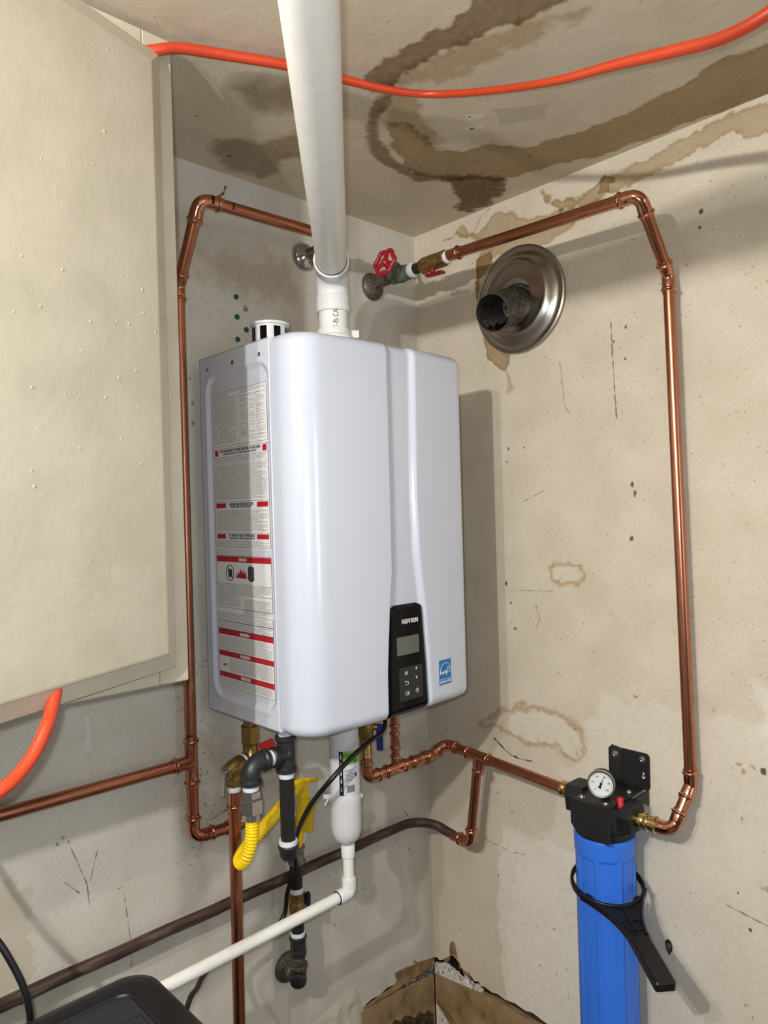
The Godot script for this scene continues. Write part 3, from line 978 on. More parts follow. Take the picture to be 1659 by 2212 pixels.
	mould.albedo_texture = noise_tex(29, 0.05, 256, 5, [C(34, 22, 14), C(70, 46, 28), C(96, 68, 42)], [0.2, 0.5, 0.85])
	relief(mould, noise_tex(30, 0.08, 256, 4), 0.15)
	tri_map(mould, 4.0)
	var gy := mat("gypsum", Color.WHITE, 0.95)
	gy.albedo_texture = noise_tex(38, 0.05, 256, 4, [C(146, 116, 82), C(206, 200, 190), C(226, 224, 218)], [0.16, 0.32, 0.8])
	relief(gy, noise_tex(31, 0.12, 256, 4), 0.12)
	tri_map(gy, 6.0)
	var fl := mat("concrete", Color.WHITE, 0.85)
	fl.albedo_texture = noise_tex(33, 0.01, 512, 5, [C(78, 74, 68), C(100, 95, 88), C(112, 107, 99)], [0.2, 0.5, 0.85])
	tri_map(fl, 1.0)
	var pl := mat("plain_paint", Color.WHITE, 0.62)
	pl.albedo_texture = noise_tex(34, 0.008, 512, 4, [C(203, 194, 176), C(207, 199, 181), C(211, 204, 188)], [0.2, 0.5, 0.8])
	tri_map(pl, 1.0)
	var fw := mat("unseen_dark_wall", Color.WHITE, 0.8)
	fw.albedo_texture = noise_tex(35, 0.008, 256, 4, [C(96, 92, 88), C(118, 114, 108), C(132, 128, 122)], [0.2, 0.5, 0.8])
	tri_map(fw, 1.0)
	var lo := mat("loose_paint", Color.WHITE, 0.62)
	lo.albedo_texture = noise_tex(36, 0.02, 256, 4, [C(176, 164, 142), C(198, 188, 170), C(206, 198, 182)], [0.12, 0.4, 0.85])
	tri_map(lo, 2.0)
	var dc := mat("dirty_core", Color.WHITE, 0.95)
	dc.albedo_texture = noise_tex(37, 0.06, 256, 4, [C(30, 26, 22), C(96, 88, 78), C(176, 170, 160)], [0.2, 0.5, 0.85])
	tri_map(dc, 5.0)
	mat("cavity_wood", C(92, 70, 46), 0.9)
	mat("hole_dark", C(30, 27, 24), 0.9)  # near-black for the shade inside the torn hole

# ---------------------------------------------------------------- the setting
func wall_frame_left() -> Transform3D:
	return Transform3D(Basis(Vector3(1, 0, 0), Vector3(0, 1, 0), Vector3(0, 0, 1)), Vector3.ZERO)

func wall_frame_right() -> Transform3D:
	return Transform3D(Basis(Vector3(0, 0, 1), Vector3(0, 1, 0), Vector3(-1, 0, 0)), Vector3.ZERO)

func structure(o: Node3D, label: String) -> void:
	o.set_meta("kind", "structure")
	o.set_meta("label", label)

func build_room() -> void:
	var peel := noise_tex(50, 0.055, 512, 3)
	var x0 := -5.2
	var z1 := 5.2
	# right wall: painted board with a ragged lower edge, over an open stud bay
	var wr := Node3D.new()
	wr.name = "wall_right"
	add_child(wr, true)
	structure(wr, "stained cream plasterboard wall on the right with ragged broken lower edge")
	var edge := [0.0, 0.207, 0.010, 0.212, 0.020, 0.208, 0.030, 0.214, 0.042, 0.222, 0.052, 0.231, 0.060, 0.238, 0.070, 0.240, 0.078, 0.237, 0.086, 0.230, 0.088, 0.219, 0.093, 0.208, 0.104, 0.205, 0.112, 0.213, 0.118, 0.222, 0.126, 0.214, 0.136, 0.206, 0.150, 0.211, 0.156, 0.203, 0.17, 0.207, 0.19, 0.203, 0.21, 0.208, 0.23, 0.204, 0.26, 0.209, 0.29, 0.206, 0.31, 0.211, 0.34, 0.206, 0.37, 0.203, 0.40, 0.208, 0.45, 0.205, 0.55, 0.208, 0.7, 0.204, 0.9, 0.207, SPAN, 0.206]
	var poly := poly2(edge)
	poly.append(Vector2(SPAN, CEIL))
	poly.append(Vector2(0, CEIL))
	var rp := right_paint(CEIL)
	relief(rp, peel, 0.035)
	var sh := Shape.new()
	sh.prism(poly, 0.0127, wall_frame_right(), Vector2(1.0 / SPAN, -1.0 / CEIL), Vector2(0, 1))
	put("painted_board", sh, rp, wr)
	var pp: StandardMaterial3D = M.plain_paint
	relief(pp, peel, 0.035)
	sh = Shape.new()
	sh.box(Vector3(0.0127, CEIL, z1 - SPAN), 0.0, Transform3D(Basis(), Vector3(0.00635, CEIL / 2, (SPAN + z1) / 2)))
	put("plain_board", sh, pp, wr)
	sh = Shape.new()
	sh.box(Vector3(0.03, CEIL + 0.1, z1 + 0.1), 0.0, Transform3D(Basis(), Vector3(0.115, CEIL / 2, z1 / 2)))
	put("back_board", sh, M.cavity_wood, wr)
	# left wall
	var wl := Node3D.new()
	wl.name = "wall_left"
	add_child(wl, true)
	structure(wl, "cream plasterboard wall on the left behind the heater with peeling lower edge")
	edge = [0.0, 0.207, -0.022, 0.212, -0.05, 0.214, -0.077, 0.206, -0.10, 0.210, -0.13, 0.204, -0.149, 0.204, -0.17, 0.207, -0.196, 0.201, -0.22, 0.204, -0.249, 0.199, -0.30, 0.198, -0.38, 0.202, -0.5, 0.198, -0.8, 0.201, -SPAN, 0.199]
	poly = poly2(edge)
	poly.append(Vector2(-SPAN, CEIL))
	poly.append(Vector2(0, CEIL))
	var lp := left_paint(CEIL)
	relief(lp, peel, 0.035)
	sh = Shape.new()
	sh.prism(poly, 0.0127, wall_frame_left(), Vector2(1.0 / SPAN, -1.0 / CEIL), Vector2(1, 1))
	put("painted_board", sh, lp, wl)
	sh = Shape.new()
	sh.box(Vector3(-x0 - SPAN, CEIL, 0.0127), 0.0, Transform3D(Basis(), Vector3((x0 - SPAN) / 2, CEIL / 2, -0.00635)))
	put("plain_board", sh, pp, wl)
	sh = Shape.new()
	sh.box(Vector3(-x0 + 0.13, CEIL + 0.1, 0.03), 0.0, Transform3D(Basis(), Vector3(x0 / 2 + 0.065, CEIL / 2, -0.115)))
	put("back_board", sh, M.cavity_wood, wl)
	# ceiling
	var ce := Node3D.new()
	ce.name = "ceiling"
	add_child(ce, true)
	structure(ce, "cream ceiling with large brown water stains")
	var cp := ceiling_paint()
	relief(cp, peel, 0.05)
	sh = Shape.new()
	sh.prism(PackedVector2Array([Vector2(-SPAN, 0), Vector2(0, 0), Vector2(0, SPAN), Vector2(-SPAN, SPAN)]), 0.02, Transform3D(Basis(Vector3(1, 0, 0), Vector3(0, 0, 1), Vector3(0, -1, 0)), Vector3(0, CEIL, 0)), Vector2(1.0 / SPAN, 1.0 / SPAN), Vector2(1, 0))
	put("painted_board", sh, cp, ce)
	sh = Shape.new()
	sh.box(Vector3(-x0, 0.02, z1 - SPAN), 0.0, Transform3D(Basis(), Vector3(x0 / 2, CEIL + 0.01, (z1 + SPAN) / 2)))
	sh.box(Vector3(-x0 - SPAN, 0.02, SPAN), 0.0, Transform3D(Basis(), Vector3((x0 - SPAN) / 2, CEIL + 0.01, SPAN / 2)))
	put("plain_board", sh, pp, ce)
	sh = Shape.new()
	sh.box(Vector3(-x0 + 0.3, 0.03, z1 + 0.3), 0.0, Transform3D(Basis(), Vector3(x0 / 2 + 0.05, CEIL + 0.04, z1 / 2 - 0.05)))
	put("back_board", sh, M.cavity_wood, ce)
	# floor, and two unseen walls set far off and dark to cut bounced light
	sh = Shape.new()
	sh.box(Vector3(-x0 + 0.3, 0.05, z1 + 0.3), 0.0, Transform3D(Basis(), Vector3(x0 / 2 + 0.05, -0.025, z1 / 2 - 0.05)))
	structure(put("floor", sh, M.concrete), "grey concrete floor of the utility room")
	sh = Shape.new()
	sh.box(Vector3(-x0 + 0.3, CEIL + 0.06, 0.05), 0.0, Transform3D(Basis(), Vector3(x0 / 2 + 0.05, CEIL / 2, z1 + 0.025)))
	structure(put("unseen_wall_front", sh, M.unseen_dark_wall), "unseen grey wall opposite the heater, set far off and dark to cut bounced light")
	# unseen glowing window behind the camera, placed to light the left wall
	var wn := Node3D.new()
	wn.name = "unseen_window_1"
	add_child(wn, true)
	structure(wn, "unseen glowing window out of view behind the viewpoint, placed to light the left wall")
	var gm := mat("unseen_lit_pane", C(226, 238, 255), 0.5)
	gm.emission_enabled = true
	gm.emission = C(226, 238, 255)
	gm.emission_energy_multiplier = 0.5
	sh = Shape.new()
	sh.box(Vector3(0.9, 1.3, 0.006), 0.0, Transform3D(Basis(), Vector3(-0.95, 1.35, z1 - 0.012)))
	put("unseen_pane", sh, gm, wn)
	for q in [[0.06, 1.42, -1.43, 1.35], [0.06, 1.42, -0.47, 1.35], [0.90, 0.06, -0.95, 2.03], [0.90, 0.06, -0.95, 0.67]]:
		sh = Shape.new()
		sh.box(Vector3(q[0], q[1], 0.04), 0.003, Transform3D(Basis(), Vector3(q[2], q[3], z1 - 0.02)))
		put("unseen_window_frame", sh, M.white_plastic, wn)
	sh = Shape.new()
	sh.box(Vector3(0.05, CEIL + 0.06, z1 + 0.3), 0.0, Transform3D(Basis(), Vector3(x0 - 0.025, CEIL / 2, z1 / 2 - 0.05)))
	structure(put("unseen_wall_far_left", sh, M.unseen_dark_wall), "unseen grey wall beyond the cabinet end, set far off and dark to cut bounced light")
	# exposed lower boards
	var br := Node3D.new()
	br.name = "baseboard_right"
	add_child(br, true)
	structure(br, "exposed brown paper-faced board along the foot of the right wall")
	poly = poly2([0.004, -0.002, SPAN, -0.002, SPAN, 0.192, 0.9, 0.194, 0.5, 0.192, 0.36, 0.193, 0.32, 0.190, 0.27, 0.192, 0.222, 0.193, 0.16, 0.187, 0.098, 0.179, 0.05, 0.172, 0.004, 0.168])
	sh = Shape.new()
	sh.prism(poly, 0.012, Transform3D(wall_frame_right().basis, Vector3(-0.002, 0, 0)), Vector2.ONE, Vector2.ZERO, 0.001)
	put("paper_faced_board", sh, M.kraft_board, br)
	poly = poly2([0.006, 0.09, 0.022, 0.082, 0.045, 0.066, 0.058, 0.045, 0.07, 0.02, 0.075, -0.002, 0.006, -0.002])
	sh = Shape.new()
	sh.prism(poly, 0.0012, Transform3D(wall_frame_right().basis, Vector3(-0.0034, 0, 0)))
	put("bare_plaster_patch", sh, M.gypsum, br)
	poly = poly2([0.006, 0.118, 0.02, 0.108, 0.05, 0.092, 0.075, 0.072, 0.094, 0.04, 0.10, 0.0, 0.078, -0.002, 0.066, 0.035, 0.05, 0.062, 0.02, 0.086, 0.006, 0.094])
	sh = Shape.new()
	sh.prism(poly, 0.0016, Transform3D(wall_frame_right().basis, Vector3(-0.0042, 0, 0)))
	put("torn_paper", sh, M.torn_paper, br)
	# rough white core showing between the two boards
	for q in [[[0.0, 0.168, 0.0, 0.192, 0.010, 0.194, 0.022, 0.200, 0.034, 0.207, 0.040, 0.208, 0.050, 0.203, 0.060, 0.201, 0.072, 0.199, 0.085, 0.201, 0.10, 0.196, 0.112, 0.200, 0.128, 0.192, 0.140, 0.197, 0.158, 0.190, 0.158, 0.184, 0.10, 0.176, 0.05, 0.169], "gypsum"], [[0.036, 0.214, 0.046, 0.212, 0.050, 0.222, 0.044, 0.228], "torn_paper"], [[0.09, 0.206, 0.10, 0.203, 0.118, 0.202, 0.120, 0.212, 0.108, 0.218, 0.096, 0.222, 0.09, 0.216], "torn_paper"], [[0.086, 0.240, 0.092, 0.228, 0.097, 0.214, 0.104, 0.206, 0.098, 0.202, 0.090, 0.206, 0.087, 0.222], "torn_paper"]]:
		sh = Shape.new()
		sh.prism(poly2(q[0]), 0.010, Transform3D(wall_frame_right().basis, Vector3(0.0004 if q[1] == "gypsum" else -0.0008, 0, 0)))
		put("broken_core" if q[1] == "gypsum" else "torn_paper", sh, M[q[1]], wr)
	poly = poly2([0.058, 0.238, 0.056, 0.248, 0.058, 0.264, 0.063, 0.275, 0.070, 0.278, 0.076, 0.272, 0.080, 0.255, 0.085, 0.238, 0.079, 0.241, 0.070, 0.243])
	sh = Shape.new()
	sh.prism(poly, 0.0012, Transform3D(wall_frame_right().basis, Vector3(-0.0009, 0, 0)))
	put("torn_paper", sh, M.torn_paper, wr)
	for q in [[0.118, 0.208, 0.02, 40.0], [0.130, 0.198, 0.016, -20.0], [0.36, 0.199, 0.02, 25.0], [0.385, 0.198, 0.014, -30.0]]:
		var cv: Array = []
		for i in 6:
			var row := PackedVector3Array()
			for k in 7:
				var a := -1.1 + 2.2 * k / 6.0
				row.append(Vector3(-0.003 - q[2] * 0.5 * (1.0 - cos(a)) - 0.004 * i / 5.0, q[1] + q[2] * 0.5 * sin(a), q[0] + q[2] * (i / 5.0 - 0.5)))
			cv.append(row)
		sh = Shape.new()
		sh.sheet(cv, func(_p): return Vector3(-1, 0, 0))
		put("paint_curl", sh, M.gypsum, wr)
	var bl := Node3D.new()
	bl.name = "baseboard_left"
	add_child(bl, true)
	structure(bl, "mouldy brown paper-faced board along the foot of the left wall")
	poly = poly2([-0.004, -0.002, -0.004, 0.168, -0.067, 0.176, -0.149, 0.184, -0.249, 0.190, -0.5, 0.192, -SPAN, 0.19, -SPAN, -0.002])
	sh = Shape.new()
	sh.prism(poly, 0.012, Transform3D(Basis(), Vector3(0, 0, 0.002)), Vector2.ONE, Vector2.ZERO, 0.001)
	put("paper_faced_board", sh, M.kraft_board, bl)
	poly = poly2([-0.012, 0.066, -0.03, 0.084, -0.045, 0.080, -0.06, 0.096, -0.078, 0.088, -0.10, 0.104, -0.115, 0.112, -0.128, 0.104, -0.15, 0.120, -0.17, 0.108, -0.19, 0.122, -0.215, 0.126, -0.24, 0.112, -0.26, 0.0, -0.012, 0.0])
	sh = Shape.new()
	sh.prism(poly, 0.002, Transform3D(Basis(), Vector3(0, 0, 0.0035)))
	put("mould_patch", sh, M.mould, bl)
	poly = poly2([-0.002, 0.206, -0.022, 0.211, -0.04, 0.217, -0.060, 0.221, -0.077, 0.235, -0.072, 0.222, -0.085, 0.223, -0.10, 0.228, -0.143, 0.232, -0.141, 0.218, -0.137, 0.209, -0.150, 0.202, -0.20, 0.2005, -0.249, 0.197, -0.249, 0.1925, -0.15, 0.188, -0.067, 0.188, -0.002, 0.190])
	sh = Shape.new()
	sh.prism(poly, 0.0012, Transform3D(Basis(), Vector3(0, 0, 0.0009)))
	put("torn_paper", sh, M.torn_paper, wl)
	poly = poly2([0.0, 0.166, 0.0, 0.204, -0.010, 0.196, -0.02, 0.188, -0.035, 0.182, -0.05, 0.192, -0.066, 0.184, -0.08, 0.192, -0.10, 0.188, -0.12, 0.192, -0.12, 0.184, -0.06, 0.176, -0.02, 0.170])
	sh = Shape.new()
	sh.prism(poly, 0.006, Transform3D(Basis(), Vector3(0, 0, 0.0022)))
	put("broken_core", sh, M.dirty_core, wl)
	# wrinkled, loose paint low on the left wall
	var wr_n := FastNoiseLite.new()
	wr_n.seed = 77
	wr_n.frequency = 9.0
	wr_n.fractal_octaves = 3
	wr_n.fractal_type = FastNoiseLite.FRACTAL_RIDGED
	var rows := []
	var outline := poly2([-0.252, 0.02, -0.250, 0.10, -0.247, 0.16, -0.249, 0.20, -0.256, 0.226, -0.27, 0.262, -0.30, 0.262, -0.35, 0.250, -0.40, 0.236, -0.50, 0.21, -0.56, 0.16, -0.56, 0.02])
	for i in 46:
		var row := PackedVector3Array()
		for j in 60:
			var x := -0.57 + 0.33 * j / 59.0
			var y := 0.015 + 0.255 * i / 45.0
			var q := Vector2(x, y)
			var d := 1e9
			for k in outline.size():
				d = minf(d, Geometry2D.get_closest_point_to_segment(q, outline[k], outline[(k + 1) % outline.size()]).distance_to(q))
			if not Geometry2D.is_point_in_polygon(q, outline): d = 0.0
			var e := smoothstep(0.0, 0.03, d)
			row.append(Vector3(x, y, 0.0006 - 0.002 * (1.0 - smoothstep(0.0, 0.004, d)) + e * (0.002 + 0.0065 * maxf(wr_n.get_noise_2d(x * 1.1 + y * 0.7, y * 0.8 - x * 0.5), -0.3))))
		rows.append(row)
	sh = Shape.new()
	sh.sheet(rows, func(_p): return Vector3(0, 0, 1))
	put("peeling_paint", sh, M.loose_paint, wl)

func plaster_chip(x: float, z: float, s: float, label: String) -> void:
	var sh := Shape.new()
	var prof := PackedVector2Array()
	for k in 7: prof.append(Vector2(cos(TAU * k / 7), sin(TAU * k / 7)) * s * rng.randf_range(0.6, 1.1))
	sh.prism(prof, s * 0.6, Transform3D(Basis(Vector3(1, 0, 0), Vector3(0, 0.25, -1).normalized(), Vector3(0, 1, 0.25).normalized()), Vector3(x, s * 0.75, z)), Vector2.ONE, Vector2.ZERO, s * 0.12)
	tag(put("plaster_chip", sh, M.gypsum), label, "debris", "plaster crumbs in the corner")

# ---------------------------------------------------------------- cabinet, tubes, vent
func build_cabinet() -> void:
	var t := thing("wall_cabinet", "cream painted wall cabinet with crooked half-open door at upper left", "cabinet", Vector3(-1.3, 1.142, 0))
	var xl := -1.60
	var xr := -0.859
	var y0 := 1.142
	var y1 := 2.087
	var d := 0.315
	var cm: Material = M.cabinet_paint
	for q in [["side_panel", Vector3(0.016, y1 - y0, d), Vector3(xr - 0.008, (y0 + y1) / 2, d / 2)], ["side_panel", Vector3(0.016, y1 - y0, d), Vector3(xl + 0.008, (y0 + y1) / 2, d / 2)], ["top_panel", Vector3(xr - xl - 0.032, 0.016, d), Vector3((xl + xr) / 2, y1 - 0.008, d / 2)], ["bottom_panel", Vector3(xr - xl - 0.032, 0.016, d), Vector3((xl + xr) / 2, y0 + 0.008, d / 2)], ["back_panel", Vector3(xr - xl - 0.032, y1 - y0 - 0.032, 0.006), Vector3((xl + xr) / 2, (y0 + y1) / 2, 0.004)]]:
		var sh := Shape.new()
		sh.box(q[1], 0.001, Transform3D(Basis(), q[2]))
		put(q[0], sh, cm, t)
	var fw := 0.045
	for q in [["stile", Vector3(fw, y1 - y0, 0.02), Vector3(xr - fw / 2, (y0 + y1) / 2, d + 0.01)], ["stile", Vector3(fw, y1 - y0, 0.02), Vector3(xl + fw / 2, (y0 + y1) / 2, d + 0.01)], ["rail", Vector3(xr - xl - 2 * fw - 0.001, fw, 0.02), Vector3((xl + xr) / 2, y0 + fw / 2, d + 0.01)], ["rail", Vector3(xr - xl - 2 * fw - 0.001, fw, 0.02), Vector3((xl + xr) / 2, y1 - fw / 2, d + 0.01)]]:
		var sh := Shape.new()
		sh.box(q[1], 0.0015, Transform3D(Basis(), q[2]))
		put(q[0], sh, cm, t)
	# door: hinged at its right edge, swung out and sagging at the free end; sloped border all round
	var a := deg_to_rad(19.0)
	var w := 0.40
	var h := 0.882
	var X := Vector3(cos(a), 0, -sin(a))
	var Z := Vector3(sin(a), 0, cos(a))
	var B := Basis(X + Vector3.UP * 0.028, Vector3.UP, Z)      # out of square: the free end hangs low
	var xf := Transform3D(B, Vector3(-0.887, 1.1685, 0.345)) * Transform3D(Basis(), Vector3(-w / 2, h / 2, 0))
	var sh := Shape.new()
	var o := [Vector2(-w / 2, -h / 2), Vector2(w / 2, -h / 2), Vector2(w / 2, h / 2), Vector2(-w / 2, h / 2)]
	var b := 0.024
	var lev := [[0.0, 0.0], [0.004, 0.0], [0.013, b - 0.002], [0.0145, b], [0.0150, b + 0.003]]
	for i in lev.size() - 1:
		for k in 4:
			var p: Vector2 = o[k]
			var q: Vector2 = o[(k + 1) % 4]
			var n := Vector3((p + q).x, (p + q).y, 0.3)
			var sp := Vector2(signf(p.x), signf(p.y))
			var sq := Vector2(signf(q.x), signf(q.y))
			var e0: float = lev[i][1]
			var e1: float = lev[i + 1][1]
			var p0 := p - sp * e0
			var q0 := q - sq * e0
			var p1 := p - sp * e1
			var q1 := q - sq * e1
			sh.flat4(xf * Vector3(p0.x, p0.y, lev[i][0]), xf * Vector3(q0.x, q0.y, lev[i][0]), xf * Vector3(q1.x, q1.y, lev[i + 1][0]), xf * Vector3(p1.x, p1.y, lev[i + 1][0]), B * n)
	var f := []
	var g := []
	for k in 4:
		var s := Vector2(signf(o[k].x), signf(o[k].y))
		var p: Vector2 = o[k] - s * (b + 0.003)
		f.append(xf * Vector3(p.x, p.y, 0.015))
		g.append(xf * Vector3(o[k].x, o[k].y, 0))
	sh.flat4(f[0], f[1], f[2], f[3], B * Vector3(0, 0, 1))
	sh.flat4(g[0], g[1], g[2], g[3], B * Vector3(0, 0, -1))
	var door := put("door", sh, cm, t)
	# dried paint drips on the face
	sh = Shape.new()
	for i in 48:
		var p := Vector2(rng.randf_range(-0.17, 0.17), rng.randf_range(-0.40, 0.40))
		if rng.randf() < 0.5: p = Vector2(rng.randf_range(-0.05, 0.16), rng.randf_range(-0.3, 0.2))
		var s := rng.randf_range(0.0009, 0.0022)
		sh.turn(xf * Vector3(p.x, p.y, 0.0149), B * Vector3(0, 0, 1), [[0.0, s * 1.2], [s * 0.22, s], [s * 0.40, s * 0.5], [s * 0.45, 0.0]], 8, false)
	tag(put("paint_drip", sh, cm, door), "dried drips of paint on the door", "", "", "stuff")

func build_orange() -> void:
	var p := smooth_path([Vector3(-0.99, 2.03, 0.27), Vector3(-0.93, 2.045, 0.318), Vector3(-0.888, 2.056, 0.349), Vector3(-0.856, 2.068, 0.357), Vector3(-0.794, 2.077, 0.372), Vector3(-0.705, 2.078, 0.412), Vector3(-0.617, 2.077, 0.441), Vector3(-0.536, 2.074, 0.475), Vector3(-0.479, 2.072, 0.515), Vector3(-0.469, 2.035, 0.622), Vector3(-0.474, 1.995, 0.742), Vector3(-0.466, 1.980, 0.831), Vector3(-0.462, 1.964, 0.905), Vector3(-0.464, 1.949, 0.971), Vector3(-0.466, 1.951, 1.024), Vector3(-0.463, 1.975, 1.09), Vector3(-0.45, 2.02, 1.2), Vector3(-0.43, 2.06, 1.4), Vector3(-0.4, 2.07, 1.7)], 8)
	var r := PackedFloat32Array()
	for i in p.size():
		var u := float(i) / 8.0
		r.append(lerpf(0.0079, 0.0056, smoothstep(4.0, 8.0, u)) + 0.0024 * smoothstep(9.5, 12.0, u))
	var t := thing("orange_tube", "orange plastic tube strung across the stained ceiling behind the white vent pipe", "tube", Vector3(-0.6, 2.07, 0.44))
	var sh := Shape.new()
	sh.sweep(p, r, 16)
	put("tube", sh, M.orange_tube, t)
	t = thing("orange_tube", "short orange tube hanging out below the open cabinet door", "tube", Vector3(-1.1, 1.1, 0.46))
	p = smooth_path([Vector3(-1.03, 1.30, 0.36), Vector3(-1.06, 1.22, 0.395), Vector3(-1.086, 1.164, 0.428), Vector3(-1.098, 1.148, 0.444), Vector3(-1.115, 1.125, 0.455), Vector3(-1.135, 1.108, 0.464), Vector3(-1.156, 1.098, 0.472), Vector3(-1.20, 1.082, 0.475), Vector3(-1.3, 1.07, 0.47), Vector3(-1.45, 1.10, 0.42)], 8)
	sh = Shape.new()
	sh.sweep(p, const_rad(p, 0.0078), 16)
	put("tube", sh, M.orange_tube, t)

func build_vent() -> void:
	var t := thing("vent_pipe", "white plastic exhaust vent pipe rising from the heater and running overhead", "pipe", Vector3(-0.42, 1.72, 0.165))
	var base := Vector3(-0.419, 1.70, 0.165)
	var c := Vector3(-0.419, 1.876, 0.165)
	var d := Vector3(-0.655, 0.008, 0.755).normalized()
	var r := 0.0302
	straight(t, base, Vector3(c.x, 1.83, c.z), r, M.vent_plastic)
	straight(t, c + d * 0.05, c + d * 2.0, r, M.vent_plastic)
	var path := bend(c, Vector3.UP, d, 0.048, 0.034, 14)
	var pts := PackedVector3Array()
	var rad := PackedFloat32Array()
	var total := path_len(path)
	var ss := [0.0, 0.0015, 0.032, 0.036]
	for k in 15: ss.append(lerpf(0.04, total - 0.04, k / 14.0))
	ss.append_array([total - 0.036, total - 0.032, total - 0.0015, total])
	for s in ss:
		pts.append(path_at(path, s))
		var e := minf(s, total - s)
		rad.append(0.0336 if e < 0.001 else 0.0352 if e < 0.034 else 0.0332)
	var sh := Shape.new()
	sh.sweep(pts, rad, 40)
	put("elbow", sh, M.white_plastic, t)
	# dark glue line round the mouth of the elbow
	sh = Shape.new()
	var mouth := pts[pts.size() - 1]
	sh.turn(mouth, d, [[0.0, r + 0.0012], [0.0016, r + 0.0008], [0.0018, r - 0.001]], 40, false)
	put("glue_line", sh, M.label_black, t)
	var vx := Transform3D(Basis(Vector3(0, 1, 0), Vector3(-0.93, 0, 0.37).cross(Vector3.UP).normalized(), Vector3.ZERO), Vector3.ZERO)
	var out := Vector3(-0.53, 0, 0.85).normalized()
	vx = Transform3D(Basis(Vector3.UP, out.cross(Vector3.UP), out), Vector3(-0.419, 1.786, 0.165) + out * (r + 0.0003))
	letters(t, "pipe_print", "NSF-fs CAN/ULC", 0.011, vx, M.print_ink, "Droid Sans", false, 0.82)

func build_old_vent() -> void:
	# round trim plate on the right wall and the cut-off flue stub poking through it
	var t := thing("flue_trim_plate", "round dished metal trim plate around the old flue on the right wall", "plate", Vector3(0, 1.86, 0.33))
	var sh := Shape.new()
	var c := Vector3(-0.0005, 1.858, 0.331)
	sh.turn(c, Vector3(-1, 0, 0), [[0.0, 0.1205], [0.004, 0.1225], [0.0075, 0.1215], [0.009, 0.1175], [0.007, 0.113], [0.0085, 0.104], [0.016, 0.094], [0.022, 0.088], [0.0245, 0.082], [0.0245, 0.079], [0.0235, 0.0765], [0.024, 0.070], [0.0245, 0.045]], 72, false)
	put("dished_ring", sh, M.spun_steel, t)
	t = thing("flue_stub", "cut-off dusty galvanised flue pipe sticking out of the round trim plate", "pipe", Vector3(-0.02, 1.85, 0.33))
	var a := Vector3(0.05, 1.868, 0.326)
	var b := Vector3(-0.128, 1.803, 0.349)
	var d: Vector3 = (b - a).normalized()
	var L := a.distance_to(b)
	sh = Shape.new()
	sh.turn(a, d, [[0.0, 0.0405], [L - 0.075, 0.0405], [L - 0.073, 0.0425], [L - 0.070, 0.0405], [L - 0.03, 0.0402], [L, 0.0402], [L, 0.0390], [L - 0.12, 0.0390], [L - 0.13, 0.0]], 48, false)
	put("pipe", sh, M.grimy_flue, t)
	sh = Shape.new()
	sh.turn(a, d, [[0.062, 0.0455], [0.066, 0.0468], [0.070, 0.0455], [0.072, 0.041]], 48, false)
	put("collar", sh, M.grimy_flue, t)
	# dry debris lying in the pipe
	var rows := []
	var s := d.cross(Vector3.UP).normalized()
	var n := FastNoiseLite.new()
	n.seed = 5
	n.frequency = 60.0
	for i in 14:
		var row := PackedVector3Array()
		for k in 14:
			var x := lerpf(-0.033, 0.033, k / 13.0)
			var l := L - 0.006 - 0.10 * i / 13.0
			var floor_y := -sqrt(0.0385 * 0.0385 - x * x)
			var q := a + d * l + s * x
			row.append(q + Vector3.UP * (floor_y + maxf(0.0, 0.011 + 0.010 * n.get_noise_2d(x, l) - 0.18 * absf(x)) + 0.0006))
		rows.append(row)
	sh = Shape.new()
	sh.sheet(rows, func(_p): return Vector3.UP)
	tag(put("debris", sh, M.dirty_steel, t), "grey debris lying inside the pipe", "", "", "stuff")

# ---------------------------------------------------------------- the water heater
const HX0 := -0.657
const HX1 := -0.231
const HY0 := 1.0
const HY1 := 1.695
const HXM := -0.446

func front_z(x: float) -> float:
	return 0.360 - 0.30 * (x - HXM) * (x - HXM)

func steps(y: float, t: Array) -> float:
	if y >= t[0][0]: return t[0][1]
	for i in t.size() - 1:
		if y >= t[i + 1][0]:
			return lerpf(t[i + 1][1], t[i][1], (y - t[i + 1][0]) / (t[i][0] - t[i + 1][0]))
	return t[t.size() - 1][1]

func groove_left(y: float) -> float:
	return steps(y, [[1.50, -0.4565], [1.27, -0.4575], [1.20, -0.4665], [1.09, -0.4750], [0.99, -0.4760]])

func groove_right(y: float) -> float:
	return steps(y, [[1.69, -0.3900], [1.42, -0.3960], [1.30, -0.3920], [1.20, -0.3790], [1.09, -0.3700], [0.99, -0.3650]])

